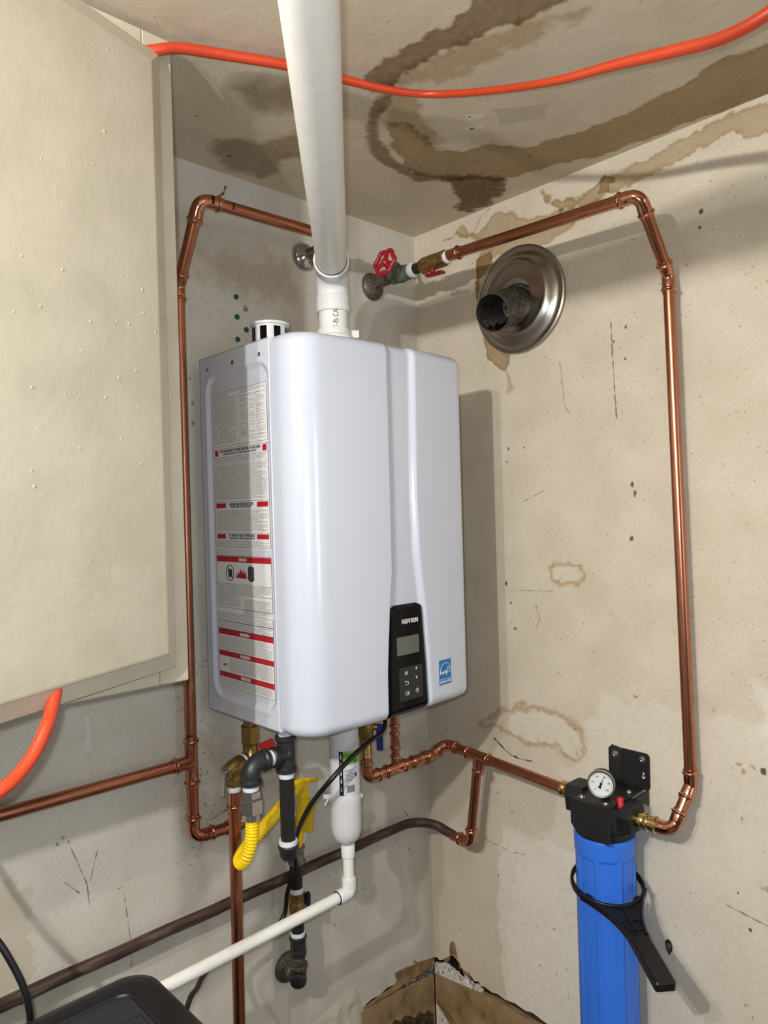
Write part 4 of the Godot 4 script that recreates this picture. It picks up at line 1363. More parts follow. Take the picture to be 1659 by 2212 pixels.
func build_heater() -> void:
	var t := thing("water_heater", "white wall-hung tankless water heater with black control panel and red-striped safety labels", "water heater", Vector3(-0.446, 1.0, 0.03))
	var en: Material = M.white_enamel
	# case
	var sh := Shape.new()
	sh.box(Vector3(HX1 - HX0 - 0.009, HY1 - HY0 - 0.006, 0.245), 0.004, Transform3D(Basis(), Vector3((HX0 + HX1) / 2 + 0.0035, (HY0 + HY1) / 2, 0.1525)))
	put("case", sh, M.case_enamel, t)
	for y in [1.10, 1.60]:
		sh = Shape.new()
		sh.box(Vector3(0.36, 0.05, 0.031), 0.002, Transform3D(Basis(), Vector3(HXM, y, 0.0155)))
		put("mounting_rail", sh, M.galvanised, t)
	# front cover: plan outline swept up, edges rolled in at top and bottom, a groove down the front
	var P: Array[Vector2] = []
	var N: Array[Vector2] = []
	var Rc := 0.058
	var xs := HX0 + Rc * 0.91
	var sl := -0.6 * (xs - HXM)
	var nn := Vector2(-sl, 1).normalized()
	var cc := Vector2(xs, front_z(xs)) - nn * Rc
	cc.x = HX0 + Rc
	for k in 6:
		P.append(Vector2(HX0, lerpf(0.277, cc.y, k / 6.0)))
		N.append(Vector2(-1, 0))
	var a1 := nn.angle()
	for k in 19:
		var a := lerpf(PI, a1, k / 18.0)
		P.append(cc + Vector2(cos(a), sin(a)) * Rc)
		N.append(Vector2(cos(a), sin(a)))
	var Rr := 0.020
	var xe := HX1 - Rr
	var nfront := 150
	var xb := P[P.size() - 1].x
	for k in range(1, nfront + 1):
		var x := lerpf(xb, xe, float(k) / nfront)
		P.append(Vector2(x, front_z(x)))
		N.append(Vector2(0.6 * (x - HXM), 1).normalized())
	var a2 := N[N.size() - 1].angle()
	var cr := P[P.size() - 1] - N[N.size() - 1] * Rr
	for k in range(1, 10):
		var a := lerpf(a2, 0.0, k / 9.0)
		P.append(cr + Vector2(cos(a), sin(a)) * Rr)
		N.append(Vector2(cos(a), sin(a)))
	var ex := P[P.size() - 1].x
	P.append(Vector2(ex, 0.277))
	N.append(Vector2(1, 0))
	var ys: Array[float] = []
	var ins: Array[float] = []
	var rv := 0.020
	for k in 9:
		var a := PI / 2 * k / 8.0
		ys.append(HY0 + rv - rv * cos(a))
		ins.append(rv - rv * sin(a))
	for k in range(1, 70):
		ys.append(lerpf(HY0 + rv, HY1 - rv, k / 70.0))
		ins.append(0.0)
	for k in 9:
		var a := PI / 2 * k / 8.0
		ys.append(HY1 - rv + rv * sin(a))
		ins.append(rv - rv * cos(a))
	var rows := []
	for i in ys.size():
		var row := PackedVector3Array()
		for j in P.size():
			var y := ys[i]
			var d := ins[i]
			if N[j].y > 0.9:
				d += 0.0095 * smoothstep(groove_left(y) - 0.002, groove_left(y) + 0.007, P[j].x) * (1.0 - smoothstep(groove_right(y) - 0.003, groove_right(y) + 0.009, P[j].x))
			var q := P[j] - N[j] * d
			row.append(Vector3(q.x, y, maxf(q.y, 0.277)))
		rows.append(row)
	sh = Shape.new()
	sh.sheet(rows, func(p): return Vector3(p.x - HXM, 0, p.z - 0.12))
	for e in [0, ys.size() - 1]:
		var mid := Vector3(HXM, ys[e], 0.29)
		var o := Vector3.DOWN if e == 0 else Vector3.UP
		for j in P.size() - 1:
			sh.tri(mid, rows[e][j], rows[e][j + 1], o, o, o)
	put("front_cover", sh, en, t)
	# left side panel with its pressed recess
	rows = []
	var zs: Array[float] = []
	for k in 62: zs.append(lerpf(0.034, 0.2745, k / 61.0))
	var yy: Array[float] = [1.0035]
	for k in 170: yy.append(lerpf(1.0035, 1.6915, k / 169.0))
	yy.append(1.6915)
	for i in yy.size():
		var row := PackedVector3Array()
		for j in zs.size() + 2:
			var z: float = zs[clampi(j - 1, 0, zs.size() - 1)]
			var y := yy[i]
			var x := HX0
			var q := Vector2(absf(z - 0.164) - 0.106, absf(y - 1.3445) - 0.3095)
			var rr := 0.034
			var qq := q + Vector2(rr, rr)
			var sd := Vector2(maxf(qq.x, 0), maxf(qq.y, 0)).length() + minf(maxf(qq.x, qq.y), 0.0) - rr
			x += 0.0042 * (1.0 - smoothstep(-0.008, 0.0, sd)) - 0.0012 * exp(-pow((sd - 0.003) / 0.004, 2))
			if i == 0 or i == yy.size() - 1 or j == 0 or j == zs.size() + 1: x = HX0 + 0.012
			row.append(Vector3(x, y, z))
		rows.append(row)
	sh = Shape.new()
	sh.sheet(rows, func(_p): return Vector3(-1, 0, 0))
	put("side_panel", sh, M.case_enamel, t)
	for z in [0.066, 0.155, 0.243]:
		sh = Shape.new()
		sh.turn(Vector3(HX0 + 0.0005, 1.6665, z), Vector3(-1, 0, 0), [[0.0, 0.0042], [0.0012, 0.0040], [0.0018, 0.0026], [0.0008, 0.0012], [0.0006, 0.0]], 16, false)
		put("screw", sh, M.zinc if z != 0.155 else M.dirty_steel, t)
	# printed labels on the side panel
	var side := wall_frame_right().basis
	var LX := HX0 + 0.0036
	var red := C(176, 26, 40)
	var a_tex := safety_label(560, 900, [
		["frame", 0, 310], ["line", 0, 310, 278, 280], ["copy", 10, 300, 12, 262],
		["copy", 8, 34, 300, 545], ["line", 42, 44, 290, 548], ["line", 42, 300, 372, 374], ["line", 42, 300, 458, 460], ["line", 88, 89, 290, 548], ["line", 134, 135, 290, 548], ["line", 180, 181, 290, 548], ["line", 226, 227, 290, 548], ["line", 270, 271, 290, 548],
		["copy", 54, 84, 296, 362], ["copy", 98, 128, 296, 362], ["copy", 144, 176, 296, 362], ["copy", 190, 222, 296, 362], ["copy", 236, 266, 296, 362], ["copy", 54, 84, 384, 450], ["copy", 98, 128, 384, 450], ["copy", 144, 176, 384, 450], ["copy", 190, 222, 384, 450], ["copy", 236, 296, 384, 450], ["copy", 54, 84, 470, 540], ["copy", 98, 128, 470, 540], ["copy", 144, 176, 470, 540], ["copy", 190, 222, 470, 540], ["copy", 236, 296, 470, 540],
		["frame", 322, 890], ["red", 330, 364, 14, 52], ["red", 330, 364, 506, 546], ["line", 372, 374, 0, 560], ["copy", 380, 410, 14, 540], ["line", 414, 415, 0, 560], ["copy", 422, 620, 14, 545], ["line", 628, 630, 0, 560],
		["red", 636, 664, 14, 120], ["red", 636, 664, 440, 546], ["copy", 678, 800, 14, 545], ["line", 806, 808, 0, 560], ["red", 814, 840, 14, 110], ["red", 814, 840, 430, 546], ["copy", 850, 884, 14, 545]])
	var lm := mat("upper_label_print", Color.WHITE, 0.45)
	lm.albedo_texture = a_tex
	lm.texture_repeat = false
	var z0 := 0.073
	var z1 := 0.257
	var y0 := 1.320
	var y1 := 1.617
	sh = Shape.new()
	sh.prism(PackedVector2Array([Vector2(z0, y0), Vector2(z1, y0), Vector2(z1, y1), Vector2(z0, y1)]), 0.0004, Transform3D(side, Vector3(LX, 0, 0)), Vector2(1 / (z1 - z0), -1 / (y1 - y0)), Vector2(-z0 / (z1 - z0), y1 / (y1 - y0)))
	var la := put("safety_label", sh, lm, t)
	tag(la, "printed white label with red blocks and a small table")
	var zc := (z0 + z1) / 2
	for q in [["FOR YOUR SAFETY READ BEFORE OPERATING", 338, 0.0056, 0.86, 0.0], ["POUR VOTRE SECURITE, LISEZ AVANT DE METTRE EN MARCHE", 356, 0.0036, 0.84, 0.0], ["OPERATING INSTRUCTION", 645, 0.0056, 0.86, 0.0], ["INSTRUCTIONS DE MISE EN MARCHE", 660, 0.0038, 0.84, 0.0], ["TO TURN OFF GAS TO APPLIANCE", 821, 0.0050, 0.84, 0.0], ["Comment couper l'admission de gaz de l'appareil", 836, 0.0034, 0.84, 0.0]]:
		letters(la, "heading", q[0], q[2], Transform3D(side, Vector3(LX - 0.0003, y1 - (y1 - y0) * q[1] / 900.0, zc)), M.print_ink, "Droid Sans", q[2] > 0.0045, q[3])
	var g := C(66, 68, 78)
	var b_tex := safety_label(560, 760, [
		["frame", 0, 300], ["red", 4, 36, 3, 557], ["line", 160, 162, 0, 560], ["copy", 168, 214, 10, 550], ["line", 218, 220, 0, 560], ["copy", 226, 290, 10, 250], ["copy", 240, 330, 286, 548],
		["frame", 330, 378], ["copy", 338, 374, 10, 548], ["frame", 378, 424], ["copy", 386, 420, 10, 548],
		["frame", 424, 758], ["red", 426, 456, 3, 557], ["copy", 464, 546, 10, 548], ["red", 550, 580, 3, 557], ["copy", 588, 668, 110, 550], ["red", 672, 702, 3, 557], ["copy", 708, 752, 10, 550]])
	lm = mat("lower_label_print", Color.WHITE, 0.45)
	lm.albedo_texture = b_tex
	lm.texture_repeat = false
	y0 = 1.056
	y1 = 1.308
	sh = Shape.new()
	sh.prism(PackedVector2Array([Vector2(z0, y0), Vector2(z1, y0), Vector2(z1, y1), Vector2(z0, y1)]), 0.0004, Transform3D(side, Vector3(LX, 0, 0)), Vector2(1 / (z1 - z0), -1 / (y1 - y0)), Vector2(-z0 / (z1 - z0), y1 / (y1 - y0)))
	la = put("safety_label", sh, lm, t)
	tag(la, "printed white label with four red bars and a fire warning drawing")
	for q in [["DANGER", 20], ["WARNING", 441], ["WARNING", 565], ["WARNING", 687]]:
		letters(la, "heading", q[0], 0.0062, Transform3D(side, Vector3(LX - 0.0003, y1 - (y1 - y0) * q[1] / 760.0, zc)), M.white_print, "Droid Sans", true, 0.8)
	letters(la, "heading", "HOT", 0.006, Transform3D(side, Vector3(LX - 0.0003, y1 - (y1 - y0) * 632.0 / 760.0, z0 + 0.022)), M.print_ink, "Droid Sans", true, 0.9)
	# drawing: barred can, flames, dark appliance block
	var lab := func(px: float, py: float) -> Vector2: return Vector2(z0 + (z1 - z0) * px / 560.0, y1 - (y1 - y0) * py / 760.0)
	var on := Transform3D(side, Vector3(LX - 0.0002, 0, 0))
	var ring := PackedVector3Array()
	for k in 33: ring.append(on * Vector3(lab.call(145 + 40 * cos(TAU * k / 32), 98 + 44 * sin(TAU * k / 32)).x, lab.call(145 + 40 * cos(TAU * k / 32), 98 + 44 * sin(TAU * k / 32)).y, 0))
	sh = Shape.new()
	sh.sweep(ring, const_rad(ring, 0.0008), 6, false)
	var s0: Vector2 = lab.call(118, 66)
	var s1: Vector2 = lab.call(172, 130)
	sh.sweep(PackedVector3Array([on * Vector3(s0.x, s0.y, 0), on * Vector3(s1.x, s1.y, 0)]), PackedFloat32Array([0.0008, 0.0008]), 6)
	var can := PackedVector2Array()
	for q in [[128, 76], [162, 76], [166, 86], [166, 122], [126, 122], [126, 86]]: can.append(lab.call(q[0], q[1]))
	sh.prism(can, 0.0001, on)
	put("pictogram", sh, M.print_ink, la)
	var fl := PackedVector2Array()
	for q in [[205, 124], [215, 104], [224, 110], [232, 84], [246, 100], [256, 70], [272, 96], [284, 74], [294, 100], [306, 84], [314, 110], [322, 124]]: fl.append(lab.call(q[0], q[1]))
	sh = Shape.new()
	sh.prism(fl, 0.0001, on)
	put("pictogram", sh, M.red_paint, la)
	var bk := PackedVector2Array()
	for q in [[332, 60], [356, 52], [392, 60], [392, 132], [360, 142], [332, 130]]: bk.append(lab.call(q[0], q[1]))
	sh = Shape.new()
	sh.prism(bk, 0.0001, on)
	put("pictogram", sh, mat("print_grey", g, 0.5), la)
	# control panel filling the groove
	rows = []
	for i in 46:
		var y := lerpf(1.0008, 1.2085, i / 45.0)
		var l := groove_left(y) + 0.0025
		var r := groove_right(y) + 0.0005
		var rr := 0.012
		var e := maxf(0.0, y - (1.2085 - rr))
		var cut := rr - sqrt(maxf(rr * rr - e * e, 0.0))
		l += cut
		r -= cut
		var dz := 0.0
		if y < HY0 + rv: dz = rv - sqrt(maxf(rv * rv - pow(HY0 + rv - y, 2), 0.0))
		var row := PackedVector3Array()
		for j in 30:
			var x := lerpf(l, r, j / 29.0)
			var z := front_z(x) - dz - 0.0012
			if j == 0 or j == 29 or i == 45: z -= 0.006
			elif j == 1 or j == 28 or i == 44: z -= 0.0006
			row.append(Vector3(x, y, z))
		rows.append(row)
	sh = Shape.new()
	sh.sheet(rows, func(_p): return Vector3(0, 0, 1))
	var cp := put("control_panel", sh, M.gloss_black, t)
	tag(cp, "glossy black control panel")
	var zf := 0.3594
	sh = Shape.new()
	sh.prism(round_rect(-0.4515, 1.1155, -0.3935, 1.1495, 0.001), 0.002, Transform3D(Basis(), Vector3(0, 0, zf + 0.0001)))
	put("display", sh, M.display_grey, cp)
	sh = Shape.new()
	sh.prism(round_rect(-0.4480, 1.0300, -0.3860, 1.0925, 0.0025), 0.003, Transform3D(Basis(), Vector3(0, 0, zf + 0.0006)), Vector2.ONE, Vector2.ZERO, 0.0004)
	put("keypad", sh, M.key_black, cp)
	var pz := zf + 0.0004
	var x := -0.4385
	for q in [["N", 1.0, 0.0088], ["a", 1.32, 0.0078], ["V", 1.0, 0.0072], ["I", 1.0, 0.0038], ["e", 1.32, 0.0080], ["N", 1.0, 0.0088]]:
		letters(cp, "logo_letter", q[0], 0.0088 * q[1], Transform3D(Basis(), Vector3(x + q[2] / 2, 1.1775 + (0.0011 if q[1] > 1 else 0.0), pz)), M.white_print, "Droid Sans", true, 0.95)
		x += q[2]
	pz = zf + 0.0010
	letters(cp, "key_symbol", "M", 0.0070, Transform3D(Basis(), Vector3(-0.4305, 1.0815, pz)), M.white_print)
	letters(cp, "key_symbol", "OK", 0.0075, Transform3D(Basis(), Vector3(-0.4285, 1.0435, pz)), M.white_print, "Droid Sans", false, 0.85)
	for q in [[[-0.4060, 1.0845, -0.4010, 1.0845, -0.4035, 1.0905], 0], [[-0.4060, 1.0715, -0.4010, 1.0715, -0.4035, 1.0655], 0]]:
		sh = Shape.new()
		sh.prism(poly2(q[0]), 0.0002, Transform3D(Basis(), Vector3(0, 0, pz)))
		put("key_symbol", sh, M.white_print, cp)
	var arc := PackedVector3Array()
	for k in 15:
		var an := PI * 0.5 + TAU * 0.09 + TAU * 0.82 * k / 14.0
		arc.append(Vector3(-0.4025 + 0.0034 * cos(an), 1.0445 + 0.0034 * sin(an), pz))
	sh = Shape.new()
	sh.sweep(arc, const_rad(arc, 0.00045), 6)
	sh.sweep(PackedVector3Array([Vector3(-0.4025, 1.0455, pz), Vector3(-0.4025, 1.0495, pz)]), PackedFloat32Array([0.00045, 0.00045]), 6)
	put("key_symbol", sh, M.white_print, cp)
	arc = PackedVector3Array([Vector3(-0.4330, 1.0655, pz), Vector3(-0.4285, 1.0655, pz)])
	for k in 9: arc.append(Vector3(-0.4285 + 0.0030 * sin(PI * k / 8.0), 1.0625 + 0.0030 * cos(PI * k / 8.0), pz))
	arc.append(Vector3(-0.4325, 1.0595, pz))
	sh = Shape.new()
	sh.sweep(arc, const_rad(arc, 0.00045), 6)
	sh.prism(poly2([-0.4355, 1.0655, -0.4325, 1.0635, -0.4325, 1.0675]), 0.0002, Transform3D(Basis(), Vector3(0, 0, pz)))
	put("key_symbol", sh, M.white_print, cp)
	# efficiency sticker
	var sx0 := -0.3365
	var sx1 := -0.2985
	var sy0 := 1.0395
	var sy1 := 1.0880
	var sz := front_z(-0.3365) + 0.0004
	var tilt := atan(0.6 * (-0.3175 - HXM))
	var sb := Basis(Vector3.UP, tilt)
	var sp := Vector3(-0.3175, 0, front_z(-0.3175) + 0.0005)
	var sx := Transform3D(sb, sp)
	sh = Shape.new()
	sh.prism(PackedVector2Array([Vector2(sx0 + 0.3175, sy0), Vector2(sx1 + 0.3175, sy0), Vector2(sx1 + 0.3175, sy1), Vector2(sx0 + 0.3175, sy1)]), 0.0004, sx)
	var st := put("energy_sticker", sh, M.sticker_blue, t)
	tag(st, "blue sticker with white arc, star and lettering")
	sh = Shape.new()
	arc = PackedVector3Array()
	for k in 17:
		var an := PI * 1.02 - PI * 0.90 * k / 16.0
		arc.append(sx * Vector3(0.001 + 0.0165 * cos(an), 1.0640 + 0.0175 * sin(an), 0.0001))
	sh.sweep(arc, const_rad(arc, 0.0005), 6)
	var sc := smooth_path([Vector3(-0.0165, 1.0600, 0), Vector3(-0.0135, 1.0660, 0), Vector3(-0.0145, 1.0610, 0), Vector3(-0.0105, 1.0645, 0), Vector3(-0.0100, 1.0600, 0), Vector3(-0.0070, 1.0650, 0), Vector3(-0.0060, 1.0605, 0), Vector3(-0.0035, 1.0655, 0), Vector3(-0.0025, 1.0610, 0), Vector3(0.0000, 1.0660, 0), Vector3(0.0010, 1.0615, 0), Vector3(0.0040, 1.0660, 0), Vector3(0.0030, 1.0560, 0), Vector3(0.0060, 1.0650, 0)], 5)
	for k in sc.size(): sc[k] = sx * (sc[k] + Vector3(0, 0, 0.0001))
	sh.sweep(sc, const_rad(sc, 0.00042), 6)
	arc = PackedVector3Array()
	for k in 11:
		var rr := 0.0072 if k % 2 == 0 else 0.0030
		var an := PI / 2 + 0.15 + TAU * k / 10.0
		arc.append(sx * Vector3(0.0105 + rr * cos(an), 1.0665 + rr * sin(an), 0.0001))
	sh.sweep(arc, const_rad(arc, 0.00042), 6)
	sh.sweep(PackedVector3Array([sx * Vector3(-0.0185, 1.0500, 0.0001), sx * Vector3(0.0185, 1.0500, 0.0001)]), PackedFloat32Array([0.0004, 0.0004]), 6)
	put("emblem", sh, M.white_print, st)
	letters(st, "sticker_lettering", "ENERGY STAR", 0.0046, sx * Transform3D(Basis(), Vector3(0, 1.0450, 0.0002)), M.white_print, "Droid Sans", true, 0.88)
	# air intake socket and exhaust collar on top
	var ic := Vector3(-0.578, HY1 - 0.004, 0.165)
	sh = Shape.new()
	sh.turn(ic, Vector3.UP, [[0.0, 0.040], [0.012, 0.040], [0.014, 0.0335], [0.050, 0.0335], [0.0505, 0.0375], [0.055, 0.0375], [0.056, 0.0355], [0.056, 0.0315], [0.010, 0.0315], [0.010, 0.0]], 40, false)
	var io := put("intake_socket", sh, M.white_plastic, t)
	for k in 8:
		var an := TAU * k / 8.0 + 0.2
		sh = Shape.new()
		var q := Vector3(cos(an), 0, sin(an))
		sh.box(Vector3(0.0025, 0.030, 0.013), 0.0005, Transform3D(Basis(q, Vector3.UP, q.cross(Vector3.UP)), ic + q * 0.0332 + Vector3.UP * 0.031))
		put("slot", sh, M.gloss_black, io)
	sh = Shape.new()
	sh.turn(Vector3(-0.419, HY1 - 0.004, 0.165), Vector3.UP, [[0.0, 0.040], [0.052, 0.040], [0.056, 0.0345], [0.066, 0.0345], [0.068, 0.0335], [0.068, 0.0312], [0.02, 0.0312]], 40, false)
	sh.box(Vector3(0.022, 0.016, 0.008), 0.001, Transform3D(Basis(Vector3.UP, -0.6), Vector3(-0.385, HY1 + 0.056, 0.188)))
	put("exhaust_collar", sh, M.white_plastic, t)

# ---------------------------------------------------------------- copper, gas and drain piping
const PR := 0.0111       # outer radius of the copper pipe

func escutcheon(t: Node3D, c: Vector3, dir: Vector3, r: float, m: Material) -> void:
	var sh := Shape.new()
	sh.turn(c, dir, [[0.0, r], [0.003, r], [0.008, r * 0.93], [0.013, r * 0.76], [0.017, r * 0.52], [0.019, r * 0.40], [0.024, r * 0.37], [0.024, 0.010]], 40, false)
	put("wall_flange", sh, m, t)

func build_left_copper() -> void:
	var t := thing("copper_pipe", "copper hot water pipe down the left wall with tee and branch running left", "pipe", Vector3(-0.702, 0.77, 0.04))
	var cu: Material = M.copper
	var ft: Material = M.copper_fitting
	escutcheon(t, Vector3(-0.366, 1.966, 0.0), Vector3(0, 0, 1), 0.032, M.chrome)
	straight(t, Vector3(-0.366, 1.966, 0.01), Vector3(-0.366, 1.9685, 0.075), 0.0118, M.dirty_steel, "nipple")
	pipe_run(t, [Vector3(-0.366, 1.968, 0.070), Vector3(-0.366, 1.970, 0.128), Vector3(-0.700, 1.966, 0.128), Vector3(-0.700, 1.826, 0.040), Vector3(-0.702, 0.7655, 0.040), Vector3(-0.592, 0.7635, 0.052), Vector3(-0.592, 0.90, 0.058)], PR, cu, ft, 0.020)
	tee(t, Vector3(-0.7018, 0.912, 0.040), Vector3.UP, 0.046, Vector3(-1, 0.002, 0).normalized(), 0.040, PR, ft)
	straight(t, Vector3(-0.722, 0.912, 0.040), Vector3(-1.9, 0.917, 0.040), PR, cu)
	# fitter's ink marks beside the joints
	for q in [[Vector3(-0.676, 1.9663, 0.128), Vector3(-1, 0, 0)], [Vector3(-0.632, 1.9666, 0.128), Vector3(-1, 0, 0)], [Vector3(-0.7017, 0.962, 0.040), Vector3(0, 1, 0)]]:
		var sh := Shape.new()
		var d: Vector3 = q[1]
		var c: Vector3 = q[0]
		var rows := []
		var o := (Vector3(-0.60, 0, 0.80) - d * d.dot(Vector3(-0.60, 0, 0.80))).normalized()
		for i in 2:
			var row := PackedVector3Array()
			for k in 6: row.append(c + d * (0.004 * i) + o.rotated(d, lerpf(-0.6, 0.6, k / 5.0)) * (PR + 0.0026 if c.x < -0.66 and c.y > 1.5 else PR + 0.0003))
			rows.append(row)
		sh.sheet(rows, func(p): return p - c)
		put("ink_mark", sh, M.label_black, t)

func build_right_copper() -> void:
	var ft: Material = M.copper_fitting
	var cu: Material = M.copper
	var t := thing("copper_pipe", "tall copper pipe on the right wall from the corner valve down to the blue filter", "pipe", Vector3(-0.037, 0.78, 0.71))
	pipe_run(t, [Vector3(-0.155, 1.9468, 0.262), Vector3(-0.155, 1.933, 0.703), Vector3(-0.037, 1.813, 0.697), Vector3(-0.037, 0.853, 0.714), Vector3(-0.080, 0.7765, 0.697), Vector3(-0.080, 0.7765, 0.640)], PR, cu, ft, 0.019)
	var sh := Shape.new()
	press_sweep(sh, PackedVector3Array([Vector3(-0.155, 1.947, 0.250), Vector3(-0.155, 1.9458, 0.288)]), PR, false, true)
	put("adapter", sh, ft, t)
	sh = Shape.new()
	sh.turn(Vector3(-0.080, 0.7765, 0.626), Vector3(0, 0, 1), [[0.0, 0.0155], [0.012, 0.0155], [0.013, 0.0145], [0.018, 0.0142], [0.020, 0.0165], [0.024, 0.0168], [0.026, 0.0140], [0.034, 0.0140], [0.036, 0.0163], [0.039, 0.0163], [0.041, 0.013]], 28)
	put("brass_adapter", sh, M.brass, t)
	# corner valve: wall flange, nipple, gate valve with red handwheel, ball valve
	t = thing("stop_valve", "corroded gate valve with red handwheel and brass ball valve on wall stub in corner", "valve", Vector3(-0.155, 1.945, 0.0))
	var ax := Vector3(0, 0.008, 1).normalized()
	var o := Vector3(-0.155, 1.9425, 0.0)
	escutcheon(t, Vector3(-0.155, 1.938, 0.0), Vector3(0, 0, 1), 0.034, M.dirty_steel)
	sh = Shape.new()
	var p := PackedVector3Array()
	var r := PackedFloat32Array()
	for k in 40:
		p.append(o + ax * (0.004 + 0.078 * k / 39.0))
		r.append(0.0128 + (0.0005 if k % 2 == 0 else 0.0))
	sh.sweep(p, r, 24)
	put("nipple", sh, M.dirty_steel, t)
	sh = Shape.new()
	sh.turn(o + ax * 0.074, ax, [[0.0, 0.017], [0.010, 0.018], [0.013, 0.0145], [0.020, 0.0185], [0.030, 0.0205], [0.040, 0.0185], [0.047, 0.0145], [0.050, 0.0175], [0.060, 0.017]], 24)
	var bo := Vector3(-0.97, 0.22, 0.10).normalized()
	var bc := o + ax * 0.104
	sh.turn(bc, bo, [[0.0, 0.016], [0.022, 0.0155], [0.023, 0.0175], [0.030, 0.0175], [0.031, 0.0125], [0.038, 0.0105], [0.040, 0.0120], [0.047, 0.0115], [0.048, 0.0045], [0.066, 0.0042]], 10)
	put("gate_body", sh, M.verdigris, t)
	var wheel := put("handwheel", _handwheel(bc + bo * 0.062, bo, 0.0305), M.red_paint, t)
	tag(wheel, "lobed red handwheel")
	sh = Shape.new()
	sh.turn(o + ax * 0.134, ax, [[0.0, 0.0165], [0.004, 0.019], [0.012, 0.0185], [0.015, 0.014]], 20)
	put("union_ring", sh, M.tag_white, t)
	sh = Shape.new()
	sh.turn(o + ax * 0.146, ax, [[0.0, 0.0125], [0.024, 0.0125]], 20)
	put("nipple", sh, M.black_pipe, t)
	hex_nut(t, "valve_end", o + ax * 0.180, ax, 0.0185, 0.020, M.dull_brass)
	sh = Shape.new()
	sh.turn(o + ax * 0.188, ax, [[0.0, 0.0165], [0.004, 0.0178], [0.018, 0.0182], [0.034, 0.0175], [0.038, 0.0160]], 24)
	put("ball_body", sh, M.dull_brass, t)
	hex_nut(t, "valve_end", o + ax * 0.235, ax, 0.0180, 0.022, M.dull_brass)
	sh = Shape.new()
	sh.turn(o + ax * 0.246, ax, [[0.0, 0.0140], [0.004, 0.0145], [0.007, 0.0130]], 24)
	put("thread_tape", sh, M.thread_tape, t)
	sh = Shape.new()
	sh.box(Vector3(0.016, 0.006, 0.052), 0.002, Transform3D(Basis(Vector3.RIGHT, 0.06), o + ax * 0.214 + Vector3(-0.004, -0.029, 0.0)))
	sh.turn(o + ax * 0.207 + Vector3(-0.004, -0.014, 0), Vector3.DOWN, [[0.0, 0.006], [0.016, 0.006]], 14)
	put("lever", sh, M.red_paint, t)

func _handwheel(c: Vector3, ax: Vector3, R: float) -> Shape:
	var sh := Shape.new()
	var u := ax.cross(Vector3.UP).normalized()
	var v := ax.cross(u)
	var p := PackedVector3Array()
	for k in 61:
		var a := TAU * k / 60.0
		p.append(c + (u * cos(a) + v * sin(a)) * R * (0.90 + 0.075 * cos(6.0 * a)))
	sh.sweep(p, const_rad(p, 0.0052), 12, false)
	sh.turn(c - ax * 0.006, ax, [[0.0, 0.009], [0.010, 0.009], [0.013, 0.006], [0.015, 0.0]], 18)
	for k in 3:
		var a := TAU * k / 3.0 + 0.4
		var d := u * cos(a) + v * sin(a)
		sh.box(Vector3(R * 0.9, 0.0045, 0.013), 0.001, Transform3D(Basis(d, ax, d.cross(ax)), c + d * R * 0.46))
	return sh

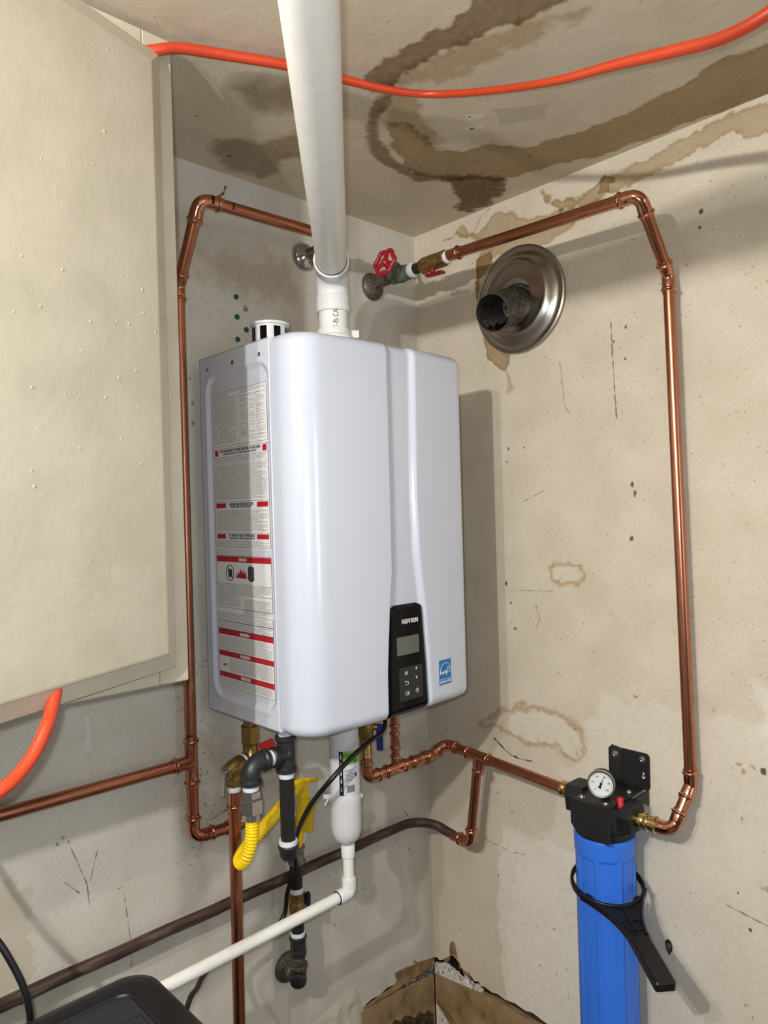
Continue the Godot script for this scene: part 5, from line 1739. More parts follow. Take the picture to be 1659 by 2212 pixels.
func build_outlet_copper() -> void:
	var ft: Material = M.copper_fitting
	var cu: Material = M.copper
	var t := thing("copper_pipe", "copper pipe from the blue filter round the corner to the underside of the heater", "pipe", Vector3(-0.08, 0.60, 0.2))
	pipe_run(t, [Vector3(-0.079, 0.793, 0.468), Vector3(-0.082, 0.8185, 0.135), Vector3(-0.128, 0.803, 0.135), Vector3(-0.3375, 0.803, 0.135), Vector3(-0.3375, 0.865, 0.135)], PR, cu, ft, 0.017, 0.0235)
	var dz := Vector3(-0.003, 0.0255, -0.333).normalized()
	tee(t, Vector3(-0.0808, 0.8105, 0.235), dz, 0.036, Vector3.DOWN, 0.040, PR, ft)
	coupling(t, Vector3(-0.176, 0.803, 0.135), Vector3(1, 0, 0), 0.026, PR, ft)
	tee(t, Vector3(-0.250, 0.803, 0.135), Vector3(1, 0, 0), 0.034, Vector3.UP, 0.032, PR, ft, 0.0080)
	straight(t, Vector3(-0.250, 0.815, 0.135), Vector3(-0.250, 0.99, 0.135), 0.0080, cu)
	coupling(t, Vector3(-0.250, 0.866, 0.135), Vector3.UP, 0.022, 0.0080, ft)
	coupling(t, Vector3(-0.250, 0.915, 0.135), Vector3.UP, 0.022, 0.0080, ft)
	pipe_run(t, [Vector3(-0.0808, 0.80, 0.235), Vector3(-0.0745, 0.596, 0.200), Vector3(-0.0735, 0.596, 0.142)], PR, cu, ft, 0.017)
	var sh := Shape.new()
	sh.turn(Vector3(-0.079, 0.7922, 0.492), Vector3(0, 0.06, -1), [[0.0, 0.0155], [0.010, 0.0155], [0.011, 0.0140], [0.015, 0.0140], [0.017, 0.0165], [0.021, 0.0165], [0.023, 0.0140], [0.029, 0.0158], [0.032, 0.0158], [0.034, 0.012]], 28)
	put("brass_adapter", sh, M.brass, t)
	# cold inlet valve under the heater
	t = thing("inlet_valve", "brass cold water valve with blue handle under the heater front panel", "valve", Vector3(-0.3375, 0.85, 0.135))
	var o := Vector3(-0.3375, 0.0, 0.135)
	hex_nut(t, "union_nut", o + Vector3.UP * 0.965, Vector3.UP, 0.019, 0.050, M.dull_brass)
	sh = Shape.new()
	sh.turn(o + Vector3.UP * 0.940, Vector3.DOWN, [[0.0, 0.0145], [0.010, 0.0185], [0.030, 0.0190], [0.044, 0.0170], [0.048, 0.0130], [0.060, 0.0130]], 24)
	put("body", sh, M.dull_brass, t)
	sh = Shape.new()
	var p := PackedVector3Array()
	var r := PackedFloat32Array()
	for k in 26:
		p.append(o + Vector3.UP * (0.884 - 0.034 * k / 25.0))
		r.append(0.0122 + (0.0006 if k % 2 == 0 else 0.0))
	sh.sweep(p, r, 22)
	put("threaded_adapter", sh, M.brass, t)
	sh = Shape.new()
	sh.turn(o + Vector3.UP * 0.915, Vector3(0.75, 0, 0.65), [[0.0, 0.008], [0.026, 0.007]], 14)
	put("stem", sh, M.dull_brass, t)
	sh = Shape.new()
	sh.box(Vector3(0.0145, 0.058, 0.006), 0.002, Transform3D(Basis(Vector3.UP, -0.7), Vector3(-0.313, 0.892, 0.154)))
	put("lever", sh, M.blue_paint, t)
	# old dark pipe round the corner
	t = thing("old_pipe", "dark rusty old pipe along the foot of the left wall and round the corner", "pipe", Vector3(-0.6, 0.6, 0.036))
	var path := PackedVector3Array([Vector3(-2.2, 0.6085, 0.036)])
	for k in 40: path.append(Vector3(lerpf(-2.1, -0.16, k / 39.0), 0.6085 + 0.0008 * sin(k * 1.7), 0.036))
	path.append_array(bend(Vector3(-0.073, 0.608, 0.036), Vector3(1, 0, 0), Vector3(0, -0.06, 1).normalized(), 0.062, 0.0, 14))
	path.append(Vector3(-0.0735, 0.597, 0.150))
	sh = Shape.new()
	sh.sweep(path, const_rad(path, 0.0108), 24, true, 1.0, 5.0)
	put("pipe", sh, M.old_pipe, t)
	for x in [-0.655, -1.02]:
		sh = Shape.new()
		sh.turn(Vector3(x, 0.595, 0.003), Vector3(0.25, -0.15, 1), [[0.0, 0.002], [0.028, 0.0018]], 8)
		put("pipe_nail", sh, M.old_pipe, t)

func build_hot() -> void:
	var t := thing("outlet_valve", "dull brass hot water valve with red handle and relief valve lever under heater's left", "valve", Vector3(-0.626, 0.92, 0.13))
	var o := Vector3(-0.626, 0, 0.13)
	hex_nut(t, "union_nut", o + Vector3.UP * 0.966, Vector3.UP, 0.0185, 0.034, M.dull_brass)
	var sh := Shape.new()
	sh.turn(o + Vector3.UP * 1.0, Vector3.DOWN, [[0.0, 0.012], [0.05, 0.0125], [0.052, 0.0145], [0.066, 0.0145], [0.070, 0.0175], [0.092, 0.0185], [0.112, 0.0170], [0.116, 0.0125], [0.13, 0.0125]], 24)
	put("body", sh, M.dull_brass, t)
	sh = Shape.new()
	sh.box(Vector3(0.030, 0.024, 0.007), 0.003, Transform3D(Basis(Vector3.UP, -0.7) * Basis(Vector3(0, 0, 1), 0.4), Vector3(-0.600, 0.940, 0.150)))
	sh.box(Vector3(0.014, 0.018, 0.007), 0.003, Transform3D(Basis(Vector3.UP, 0.3), Vector3(-0.612, 0.905, 0.158)))
	sh.turn(o + Vector3(0.0, 0.922, 0.0), Vector3(0.4, 0, 1), [[0.0, 0.007], [0.03, 0.006]], 12)
	put("lever", sh, M.red_paint, t)
	# relief valve screwed to its side
	var a := Vector3(-0.632, 0.925, 0.132)
	var d := Vector3(-0.95, -0.20, 0.24).normalized()
	sh = Shape.new()
	sh.turn(a, d, [[0.0, 0.0115], [0.012, 0.0115], [0.013, 0.0135], [0.020, 0.0140], [0.024, 0.0155], [0.048, 0.0155], [0.050, 0.0140], [0.058, 0.0135], [0.060, 0.0120], [0.060, 0.0]], 24)
	put("relief_body", sh, M.dull_brass, t)
	sh = Shape.new()
	sh.turn(a + d * 0.014, d, [[0.0, 0.0138], [0.004, 0.0142], [0.007, 0.0136]], 24)
	put("thread_tape", sh, M.thread_tape, t)
	sh = Shape.new()
	sh.turn(a + d * 0.0602, d, [[0.0, 0.0132], [0.0012, 0.0132], [0.0016, 0.0120], [0.0016, 0.0]], 28)
	put("relief_cap", sh, M.galvanised, t)
	sh = Shape.new()
	var e := a + d * 0.067
	sh.box(Vector3(0.009, 0.040, 0.002), 0.0008, Transform3D(basis_from(Vector3.UP.cross(d), Vector3(0.10, 1, 0.05)), e + Vector3(-0.003, -0.018, 0.002)))
	sh.box(Vector3(0.011, 0.011, 0.006), 0.0012, Transform3D(basis_from(Vector3.UP.cross(d), Vector3.UP), e - d * 0.003))
	put("relief_lever", sh, M.zinc, t)
	sh = Shape.new()
	var b := Vector3(-0.6695, 0.921, 0.139)
	sh.turn(b, Vector3.DOWN, [[0.0, 0.0135], [0.022, 0.0145], [0.024, 0.0150], [0.038, 0.0150], [0.040, 0.0130]], 8)
	put("relief_outlet", flat_shaded(sh), M.dull_brass, t)
	t = thing("discharge_pipe", "straight copper discharge pipe dropping to the floor from the relief valve", "pipe", Vector3(-0.672, 0.05, 0.139))
	sh = Shape.new()
	sh.turn(Vector3(-0.6695, 0.882, 0.139), Vector3.DOWN, [[0.0, 0.0125], [0.009, 0.0128], [0.010, 0.0120]], 24)
	put("thread_tape", sh, M.thread_tape, t)
	sh = Shape.new()
	press_sweep(sh, PackedVector3Array([Vector3(-0.6696, 0.874, 0.139), Vector3(-0.6698, 0.838, 0.139)]), PR, false, true)
	put("adapter", sh, M.copper_fitting, t)
	straight(t, Vector3(-0.6697, 0.865, 0.139), Vector3(-0.6755, 0.05, 0.139), PR, M.copper)

func iron_tube(t: Node3D, called: String, path: PackedVector3Array, r: float, m: Material) -> void:
	# threaded fitting: thick beads at both mouths
	var total := path_len(path)
	var pts := PackedVector3Array()
	var rad := PackedFloat32Array()
	var ss := [0.0, 0.0012, 0.0075, 0.0105]
	for k in 13: ss.append(lerpf(0.012, total - 0.012, k / 12.0))
	ss.append_array([total - 0.0105, total - 0.0075, total - 0.0012, total])
	for s in ss:
		var e := minf(s, total - s)
		pts.append(path_at(path, s))
		rad.append(r + 0.0020 if e < 0.001 else r + 0.0032 if e < 0.008 else r + 0.0004)
	var sh := Shape.new()
	sh.sweep(pts, rad, 28)
	put(called, sh, m, t)

func tape(t: Node3D, a: Vector3, b: Vector3, r: float) -> void:
	var sh := Shape.new()
	var d: Vector3 = (b - a).normalized()
	var l := a.distance_to(b)
	sh.turn(a, d, [[0.0, r], [l * 0.3, r + 0.0005], [l * 0.7, r + 0.0003], [l, r]], 24)
	put("thread_tape", sh, M.thread_tape, t)

func build_gas() -> void:
	var t := thing("gas_pipe", "black iron gas tee and elbow with capped drip leg under the heater's front corner", "pipe", Vector3(-0.622, 0.76, 0.24))
	var x := -0.622
	var z := 0.24
	tape(t, Vector3(x, 1.0, z), Vector3(x, 0.981, z), 0.0125)
	iron_tube(t, "tee", PackedVector3Array([Vector3(x, 0.986, z), Vector3(x, 0.920, z)]), 0.0158, M.iron)
	iron_tube(t, "tee_branch", PackedVector3Array([Vector3(x + 0.004, 0.9525, z), Vector3(x - 0.031, 0.9525, z)]), 0.0150, M.iron)
	tape(t, Vector3(x - 0.030, 0.9525, z), Vector3(x - 0.037, 0.9525, z), 0.0135)
	straight(t, Vector3(x - 0.034, 0.9525, z), Vector3(x - 0.048, 0.9525, z), 0.0133, M.galvanised, "nipple")
	iron_tube(t, "elbow", bend(Vector3(x - 0.0755, 0.9525, z), Vector3(-1, 0, 0), Vector3.DOWN, 0.021, 0.014, 12), 0.0160, M.iron)
	tape(t, Vector3(x - 0.0755, 0.918, z), Vector3(x - 0.0755, 0.908, z), 0.0138)
	straight(t, Vector3(x, 0.93, z), Vector3(x, 0.786, z), 0.01335, M.black_pipe, "drip_leg")
	tape(t, Vector3(x, 0.9205, z), Vector3(x, 0.910, z), 0.0137)
	tape(t, Vector3(x - 0.0005, 0.798, z), Vector3(x - 0.0005, 0.788, z), 0.0165)
	var sh := Shape.new()
	sh.turn(Vector3(x, 0.790, z), Vector3.DOWN, [[0.0, 0.0172], [0.0015, 0.0185], [0.007, 0.0185], [0.009, 0.0168], [0.020, 0.0160], [0.026, 0.0125], [0.028, 0.0]], 28)
	put("cap", sh, M.iron, t)
	# yellow flexible connector
	t = thing("gas_hose", "yellow corrugated gas hose looping from the iron elbow behind the drip leg", "hose", Vector3(-0.7, 0.78, 0.22))
	var hx := x - 0.0752
	hex_nut(t, "hex_adapter", Vector3(hx, 0.9015, z), Vector3.UP, 0.0175, 0.014, M.zinc)
	hex_nut(t, "flare_nut", Vector3(hx, 0.8815, z), Vector3.UP, 0.0205, 0.026, M.zinc)
	sh = Shape.new()
	sh.turn(Vector3(hx, 0.869, z), Vector3.DOWN, [[0.0, 0.0172], [0.010, 0.0172], [0.011, 0.014]], 28)
	put("flare_collar", sh, M.zinc, t)
	var path := smooth_path([Vector3(hx, 0.872, z), Vector3(hx, 0.845, z), Vector3(-0.701, 0.818, 0.24), Vector3(-0.708, 0.793, 0.234), Vector3(-0.707, 0.778, 0.217), Vector3(-0.696, 0.776, 0.197), Vector3(-0.674, 0.781, 0.182), Vector3(-0.631, 0.789, 0.160), Vector3(-0.568, 0.801, 0.13), Vector3(-0.515, 0.815, 0.105), Vector3(-0.486, 0.820, 0.090), Vector3(-0.469, 0.803, 0.080), Vector3(-0.465, 0.766, 0.074), Vector3(-0.470, 0.707, 0.062), Vector3(-0.472, 0.670, 0.056)], 30)
	var total := path_len(path)
	var n := int(total / 0.0009)
	var pts := PackedVector3Array()
	var rad := PackedFloat32Array()
	for k in n + 1:
		var s := total * k / n
		pts.append(path_at(path, s))
		var w := 0.5 - 0.5 * cos(TAU * s / 0.0054)
		rad.append(0.0104 + 0.0018 * pow(w, 0.7))
	sh = Shape.new()
	sh.sweep(pts, rad, 20)
	put("corrugated_hose", sh, M.yellow_hose, t)
	# printed tag wrapped along the far end
	var rows := []
	var c := Vector3(-0.462, 0.0, 0.083)
	for i in 12:
		var row := PackedVector3Array()
		var y := lerpf(0.712, 0.826, i / 11.0)
		var w := lerpf(0.010, 0.021, i / 11.0)
		for k in 9:
			var a := lerpf(-1.0, 1.0, k / 8.0)
			row.append(Vector3(c.x + w * a * 0.72 + 0.006 - 0.006 * (1 - i / 11.0), y, c.z + w * a * 0.69 + 0.006 * (1.0 - a * a)))
		rows.append(row)
	sh = Shape.new()
	sh.sheet(rows, func(_p): return Vector3(-0.69, 0, 0.72))
	put("tag", sh, M.yellow_tag, t)
	rows = rows.slice(7, 11)
	for i in rows.size():
		for k in 9: rows[i][k] += Vector3(-0.69, 0, 0.72) * 0.0006
	sh = Shape.new()
	sh.sheet(rows, func(_p): return Vector3(-0.69, 0, 0.72))
	put("tag_label", sh, M.tag_white, t)
	# riser from the wall with its shut-off
	t = thing("gas_riser", "grimy gas riser with brass shut-off and round flange low on the left wall", "pipe", Vector3(-0.464, 0.39, 0.0))
	var rx := -0.474
	var rz := 0.055
	escutcheon(t, Vector3(-0.465, 0.394, 0.0), Vector3(0, 0, 1), 0.033, M.dirty_steel)
	iron_tube(t, "coupling", PackedVector3Array([Vector3(rx + 0.002, 0.678, rz), Vector3(rx + 0.002, 0.640, rz)]), 0.0150, M.galvanised)
	straight(t, Vector3(rx, 0.65, rz), Vector3(rx - 0.001, 0.585, rz), 0.0135, M.black_pipe, "nipple")
	tape(t, Vector3(rx, 0.590, rz), Vector3(rx, 0.579, rz), 0.0148)
	hex_nut(t, "valve_end", Vector3(rx, 0.570, rz), Vector3.UP, 0.0175, 0.020, M.dull_brass, 8)
	sh = Shape.new()
	sh.turn(Vector3(rx, 0.562, rz), Vector3.DOWN, [[0.0, 0.0160], [0.006, 0.0175], [0.018, 0.0178], [0.030, 0.0160], [0.034, 0.0150], [0.046, 0.0150]], 24)
	put("valve_body", sh, M.dull_brass, t)
	sh = Shape.new()
	sh.turn(Vector3(rx, 0.548, rz), Vector3(0.8, 0, 0.6), [[0.0, 0.011], [0.020, 0.010]], 16)
	sh.box(Vector3(0.010, 0.044, 0.012), 0.004, Transform3D(Basis(Vector3.UP, 0.7) * Basis(Vector3(0, 0, 1), -0.12), Vector3(rx + 0.018, 0.556, rz + 0.014)))
	put("lever", sh, M.rubber_black, t)
	straight(t, Vector3(rx, 0.52, rz), Vector3(rx, 0.485, rz), 0.0135, M.black_pipe, "nipple")
	tape(t, Vector3(rx, 0.496, rz), Vector3(rx, 0.484, rz), 0.0152)
	sh = Shape.new()
	sh.turn(Vector3(rx, 0.488, rz), Vector3.DOWN, [[0.0, 0.0165], [0.002, 0.0190], [0.008, 0.0190], [0.010, 0.0170], [0.024, 0.0172], [0.026, 0.0162], [0.034, 0.0180], [0.042, 0.0176], [0.044, 0.0140]], 8)
	put("union", flat_shaded(sh), M.iron, t)
	straight(t, Vector3(rx, 0.452, rz), Vector3(rx, 0.42, rz), 0.0135, M.dirty_steel, "nipple")
	iron_tube(t, "wall_elbow", bend(Vector3(rx, 0.400, rz), Vector3.DOWN, Vector3(0.12, -0.05, -1).normalized(), 0.016, 0.012, 10), 0.0160, M.dirty_steel)
	sh = Shape.new()
	sh.turn(Vector3(rx - 0.002, 0.403, rz), Vector3(-0.6, -0.15, 0.8), [[0.0, 0.0175], [0.010, 0.0180], [0.019, 0.0165], [0.022, 0.0120], [0.0225, 0.0]], 24)
	put("plug", sh, M.iron, t)

func build_drain() -> void:
	var t := thing("condensate_trap", "white plastic condensate trap cylinder with green and black label hanging below heater", "trap", Vector3(-0.468, 0.73, 0.22))
	var o := Vector3(-0.469, 0, 0.22)
	var sh := Shape.new()
	sh.turn(o + Vector3.UP * 1.0, Vector3.DOWN, [[0.0, 0.0285], [0.165, 0.0290], [0.168, 0.0305], [0.176, 0.0308], [0.186, 0.0305], [0.230, 0.0302], [0.242, 0.0290], [0.252, 0.0255], [0.260, 0.0200], [0.264, 0.0140], [0.266, 0.0120], [0.268, 0.0118]], 40)
	put("body", sh, M.shaded_trap_plastic, t)
	for s in [-1.0, 1.0]:
		sh = Shape.new()
		var d: Vector3 = Vector3(0.73, 0, 0.68) * s
		sh.box(Vector3(0.016 if s < 0 else 0.006, 0.009, 0.004), 0.001, Transform3D(basis_from(d, Vector3.UP), o + Vector3.UP * 0.826 + d * (0.036 if s < 0 else 0.031)))
		if s < 0: sh.box(Vector3(0.004, 0.022, 0.004), 0.001, Transform3D(basis_from(d + Vector3(0, 0.6, 0), Vector3.UP), o + Vector3.UP * 0.818 + d * 0.036))
		put("clip", sh, M.shaded_trap_plastic, t)
	# wrap-round label; front is the angle that faces out of the corner
	var f := Vector3(-0.42, 0, 0.90).normalized()
	var u := Vector3.UP.cross(f).normalized()
	var R := 0.0297
	var bx := Transform3D(Basis(u, Vector3.UP, f), o + f * R)
	var strip := func(a0: float, a1: float, y0: float, y1: float, e: float) -> Shape:
		var rows := []
		for i in 2:
			var row := PackedVector3Array()
			for k in 15:
				var a := lerpf(a0, a1, k / 14.0)
				row.append(o + Vector3.UP * (y0 if i == 0 else y1) + (u * sin(a) + f * cos(a)) * (R + e))
			rows.append(row)
		var s := Shape.new()
		s.sheet(rows, func(p): return Vector3(p.x - o.x, 0, p.z - o.z))
		return s
	var la := put("label", strip.call(-0.62, 1.05, 0.838, 0.923, 0.0), M.label_paper, t)
	put("green_band", strip.call(-0.36, 1.05, 0.897, 0.923, 0.0003), M.label_green, la)
	put("arrow_band", strip.call(-0.62, -0.36, 0.838, 0.923, 0.0003), M.label_black, la)
	put("blue_mark", strip.call(0.42, 0.60, 0.872, 0.880, 0.0003), M.label_blue, la)
	for k in 11: put("bar", strip.call(-0.14 + 0.052 * k, -0.14 + 0.052 * k + (0.034 if k % 3 else 0.022), 0.8435, 0.8570, 0.0003), M.label_black, la)
	for k in 9: put("copy_line", strip.call(-0.28, 0.24 + 0.1 * ((k * 7) % 3), 0.866 + 0.0026 * k, 0.8668 + 0.0026 * k, 0.0003), M.print_ink, la)
	for q in [["Condensate", 0.9155, 0.345], ["Trap", 0.9045, 0.345]]:
		var n: Vector3 = u * sin(q[2]) + f * cos(q[2])
		letters(la, "lettering", q[0], 0.0072, Transform3D(Basis(Vector3.UP.cross(n), Vector3.UP, n), o + Vector3.UP * q[1] + n * (R + 0.0006)), M.print_ink, "Droid Sans", true, 0.80, R + 0.0006)
	for y in [0.913, 0.897, 0.881, 0.866, 0.850]:
		var a := -0.49
		var n := u * sin(a) + f * cos(a)
		var xf := Transform3D(Basis(Vector3.UP.cross(n), Vector3.UP, n), o + Vector3.UP * y + n * (R + 0.0008))
		sh = Shape.new()
		sh.prism(poly2([-0.0004, 0.005, 0.0004, 0.005, 0.0004, -0.002, 0.0015, -0.002, 0.0, -0.005, -0.0015, -0.002, -0.0004, -0.002]), 0.0002, xf)
		put("arrow", sh, M.white_print, la)
	t = thing("drain_pipe", "thin white plastic drain pipe from the trap sloping past the gas riser", "pipe", Vector3(-0.467, 0.636, 0.22))
	var px := -0.4665
	straight(t, Vector3(px, 0.735, 0.22), Vector3(px, 0.655, 0.22), 0.0107, M.vent_plastic)
	sh = Shape.new()
	sh.turn(Vector3(px, 0.733, 0.22), Vector3.DOWN, [[0.0, 0.0128], [0.002, 0.0138], [0.026, 0.0132], [0.027, 0.0112]], 28)
	put("socket", sh, M.white_plastic, t)
	sh = Shape.new()
	var path := bend(Vector3(px, 0.636, 0.22), Vector3.DOWN, Vector3(-1, -0.01, 0).normalized(), 0.010, 0.020, 10)
	var pts := PackedVector3Array()
	var rad := PackedFloat32Array()
	var total := path_len(path)
	for k in 25:
		pts.append(path_at(path, total * k / 24.0))
		rad.append(0.0138 if k > 0 and k < 24 else 0.0130)
	sh.sweep(pts, rad, 28)
	put("elbow", sh, M.white_plastic, t)
	sh = Shape.new()
	sh.turn(pts[pts.size() - 1], Vector3(-1, 0, 0), [[0.0, 0.0131], [0.0006, 0.0126], [0.0009, 0.0105]], 28, false)
	put("glue_line", sh, M.label_black, t)
	straight(t, Vector3(px - 0.02, 0.6358, 0.22), Vector3(-1.02, 0.6300, 0.22), 0.0107, M.vent_plastic)

# ---------------------------------------------------------------- water filter and its wrench
const FX := -0.080
const FZ := 0.5555

func build_filter() -> void:
	var t := thing("water_filter", "tall blue water filter housing on black wall bracket with round pressure gauge", "water filter", Vector3(FX, 0.18, FZ))
	var c := Vector3(FX, 0, FZ)
	# ribbed sump
	var rows := []
	var prof := [[0.178, 0.010], [0.182, 0.030], [0.192, 0.046], [0.21, 0.0535], [0.24, 0.0545], [0.45, 0.0550], [0.693, 0.0555], [0.694, 0.0580], [0.700, 0.0590], [0.730, 0.0595], [0.733, 0.0575], [0.733, 0.040]]
	var seg := 144
	for q in prof:
		var row := PackedVector3Array()
		for k in seg + 1:
			var a := TAU * k / seg
			var r: float = q[1]
			if q[0] > 0.2 and q[0] < 0.6935:
				var m := fposmod(a + 0.35, TAU / 8.0) / (TAU / 8.0)
				r += 0.0036 * (smoothstep(0.0, 0.03, m) - smoothstep(0.20, 0.23, m))
				r -= 0.0012 * exp(-pow((m - 0.62) / 0.012, 2))
			row.append(c + Vector3(cos(a) * r, q[0], sin(a) * r))
		rows.append(row)
	var sh := Shape.new()
	# keep the collar edge crisp: one sheet below it, one above
	sh.sheet(rows.slice(0, 7), func(p): return Vector3(p.x - FX, -0.02 if p.y < 0.2 else 0.0, p.z - FZ))
	sh.sheet(rows.slice(6, 12), func(p): return Vector3(p.x - FX, 0.0, p.z - FZ))
	put("housing", sh, M.filter_blue, t)
	# black head with its two port bosses
	sh = Shape.new()
	sh.turn(c + Vector3.UP * 0.728, Vector3.UP, [[0.0, 0.0535], [0.004, 0.0560], [0.018, 0.0560], [0.020, 0.0520], [0.066, 0.0505], [0.070, 0.047], [0.070, 0.0]], 48)
	put("head", sh, M.satin_black, t)
	for s in [-1.0, 1.0]:
		sh = Shape.new()
		sh.prism(PackedVector2Array([Vector2(-0.026, -0.026), Vector2(0.026, -0.026), Vector2(0.030, 0.004), Vector2(0.024, 0.026), Vector2(-0.024, 0.026), Vector2(-0.030, 0.004)]), 0.040, Transform3D(Basis(Vector3(s, 0, 0), Vector3.UP, Vector3(0, 0, s)), Vector3(FX, 0.7785 if s > 0 else 0.7905, FZ + 0.072 * s)), Vector2.ONE, Vector2.ZERO, 0.0025)
		put("port_boss", sh, M.satin_black, t)
	# bent steel bracket
	var bz0 := FZ - 0.034
	var bz1 := FZ + 0.048
	sh = Shape.new()
	var back := round_rect(FZ - 0.030, 0.806, FZ + 0.060, 0.880, 0.008, 4)
	sh.prism(back, 0.003, Transform3D(wall_frame_right().basis, Vector3(-0.0045, 0, 0)), Vector2.ONE, Vector2.ZERO, 0.0005)
	sh.box(Vector3(0.137, 0.003, bz1 - bz0), 0.001, Transform3D(Basis(), Vector3(-0.0735, 0.8075, (bz0 + bz1) / 2)))
	var fp := poly2([bz0 - 0.002, 0.8085, bz1, 0.8085, bz1, 0.742, bz1 - 0.004, 0.738, bz0 + 0.014, 0.744, bz0 + 0.004, 0.752, bz0 - 0.002, 0.760])
	sh.prism(fp, 0.003, Transform3D(wall_frame_right().basis, Vector3(-0.1435, 0, 0)), Vector2.ONE, Vector2.ZERO, 0.0005)
	sh.prism(poly2([-0.0048, 0.808, -0.070, 0.808, -0.0048, 0.776]), 0.003, Transform3D(Basis(), Vector3(0, 0, FZ + 0.058)))
	var br := put("bracket", sh, M.steel_black, t)
	# keyhole slot in the back plate shows the wall through it
	sh = Shape.new()
	var kh := PackedVector2Array()
	for k in 13: kh.append(Vector2(0.603 + 0.0034 * cos(TAU * k / 13.0), 0.832 + 0.0042 * sin(TAU * k / 13.0)))
	sh.prism(kh, 0.0004, Transform3D(wall_frame_right().basis, Vector3(-0.0048, 0, 0)))
	kh = round_rect(0.6013, 0.832, 0.6047, 0.8415, 0.0015, 3)
	sh.prism(kh, 0.0004, Transform3D(wall_frame_right().basis, Vector3(-0.0048, 0, 0)))
	put("keyhole_slot", sh, M.plain_paint, br)
	sh = Shape.new()
	sh.prism(poly2([0.532, 0.806, 0.556, 0.806, 0.557, 0.876, 0.549, 0.882, 0.533, 0.884]), 0.002, Transform3D(wall_frame_right().basis, Vector3(-0.0068, 0, 0)), Vector2.ONE, Vector2.ZERO, 0.0004)
	put("steel_strap", sh, mat("dark_zinc", C(82, 84, 82), 0.4, 0.9), t)
	for q in [[Vector3(-0.007, 0.866, 0.543), Vector3(-1, 0, 0)], [Vector3(-0.005, 0.867, 0.602), Vector3(-1, 0, 0)], [Vector3(-0.128, 0.8092, 0.536), Vector3.UP], [Vector3(-0.128, 0.8092, 0.588), Vector3.UP], [Vector3(-0.045, 0.8092, 0.592), Vector3.UP], [Vector3(-0.045, 0.8092, 0.532), Vector3.UP]]:
		sh = Shape.new()
		sh.turn(q[0], q[1], [[0.0, 0.0068], [0.0010, 0.0068], [0.0012, 0.0048], [0.0030, 0.0044], [0.0042, 0.0030], [0.0034, 0.0018], [0.0032, 0.0]], 20)
		put("screw", sh, M.zinc, t)
	# gauge
	var g0 := Vector3(-0.108, 0.8455, 0.572)
	var gd := Vector3(-0.93, 0.06, 0.36).normalized()
	sh = Shape.new()
	sh.turn(g0 + Vector3(0.012, -0.036, -0.003), Vector3.UP, [[0.0, 0.0085], [0.010, 0.0085], [0.011, 0.006], [0.03, 0.006]], 16)
	var ga := put("gauge", sh, M.satin_black, t)
	sh = Shape.new()
	sh.turn(g0, gd, [[0.0, 0.0], [0.0, 0.018], [0.003, 0.0245], [0.021, 0.0250]], 40, false)
	put("gauge_case", sh, M.satin_black, ga)
	sh = Shape.new()
	sh.turn(g0 + gd * 0.019, gd, [[0.0, 0.0252], [0.001, 0.0262], [0.006, 0.0262], [0.0075, 0.0252], [0.0070, 0.0228], [0.003, 0.0222]], 48, false)
	put("gauge_bezel", sh, M.zinc, ga)
	var gx := Vector3.UP.cross(gd).normalized()
	var gy := gd.cross(gx)
	var gf := Transform3D(Basis(gx, gy, gd), g0 + gd * 0.0225)
	sh = Shape.new()
	var disc := PackedVector2Array()
	for k in 40: disc.append(Vector2(cos(TAU * k / 40.0), sin(TAU * k / 40.0)) * 0.0224)
	sh.prism(disc, 0.001, gf)
	put("dial", sh, M.white_print, ga)
	sh = Shape.new()
	for k in 31:
		var a := deg_to_rad(225.0 - 270.0 * k / 30.0)
		var d := Vector3(cos(a), sin(a), 0)
		var l := 0.0036 if k % 5 == 0 else 0.0018
		sh.box(Vector3(l, 0.0005, 0.0001), 0.0, gf * Transform3D(Basis(d, Vector3(-d.y, d.x, 0), Vector3(0, 0, 1)), d * (0.0212 - l / 2) + Vector3(0, 0, 0.0001)))
	put("scale_mark", sh, M.print_ink, ga)
	var nums := ["0", "20", "40", "60", "80", "100"]
	for k in 6:
		var a := deg_to_rad(225.0 - 270.0 * k / 5.0)
		letters(ga, "dial_number", nums[k], 0.0030, gf * Transform3D(Basis(), Vector3(cos(a) * 0.0150, sin(a) * 0.0150, 0.0002)), M.print_ink, "Droid Sans", true)
	sh = Shape.new()
	var na := deg_to_rad(68.0)
	var nd := Vector2(cos(na), sin(na))
	var np := Vector2(-nd.y, nd.x)
	sh.prism(PackedVector2Array([nd * 0.0175, np * 0.0008 + nd * 0.002, np * 0.0014 - nd * 0.003, np * 0.0030 - nd * 0.009, -np * 0.0030 - nd * 0.009, -np * 0.0014 - nd * 0.003, -np * 0.0008 + nd * 0.002]), 0.0004, gf * Transform3D(Basis(), Vector3(0, 0, 0.0012)))
	sh.turn(gf * Vector3(0, 0, 0.0004), gd, [[0.0, 0.0026], [0.0012, 0.0024], [0.0016, 0.0]], 14)
	put("needle", sh, M.label_black, ga)
	sh = Shape.new()
	sh.turn(Vector3(-0.100, 0.800, 0.603), Vector3.UP, [[0.0, 0.0070], [0.005, 0.0070], [0.006, 0.0062], [0.016, 0.0062], [0.018, 0.0050], [0.018, 0.0]], 20)
	put("release_button", sh, M.red_plastic, t)

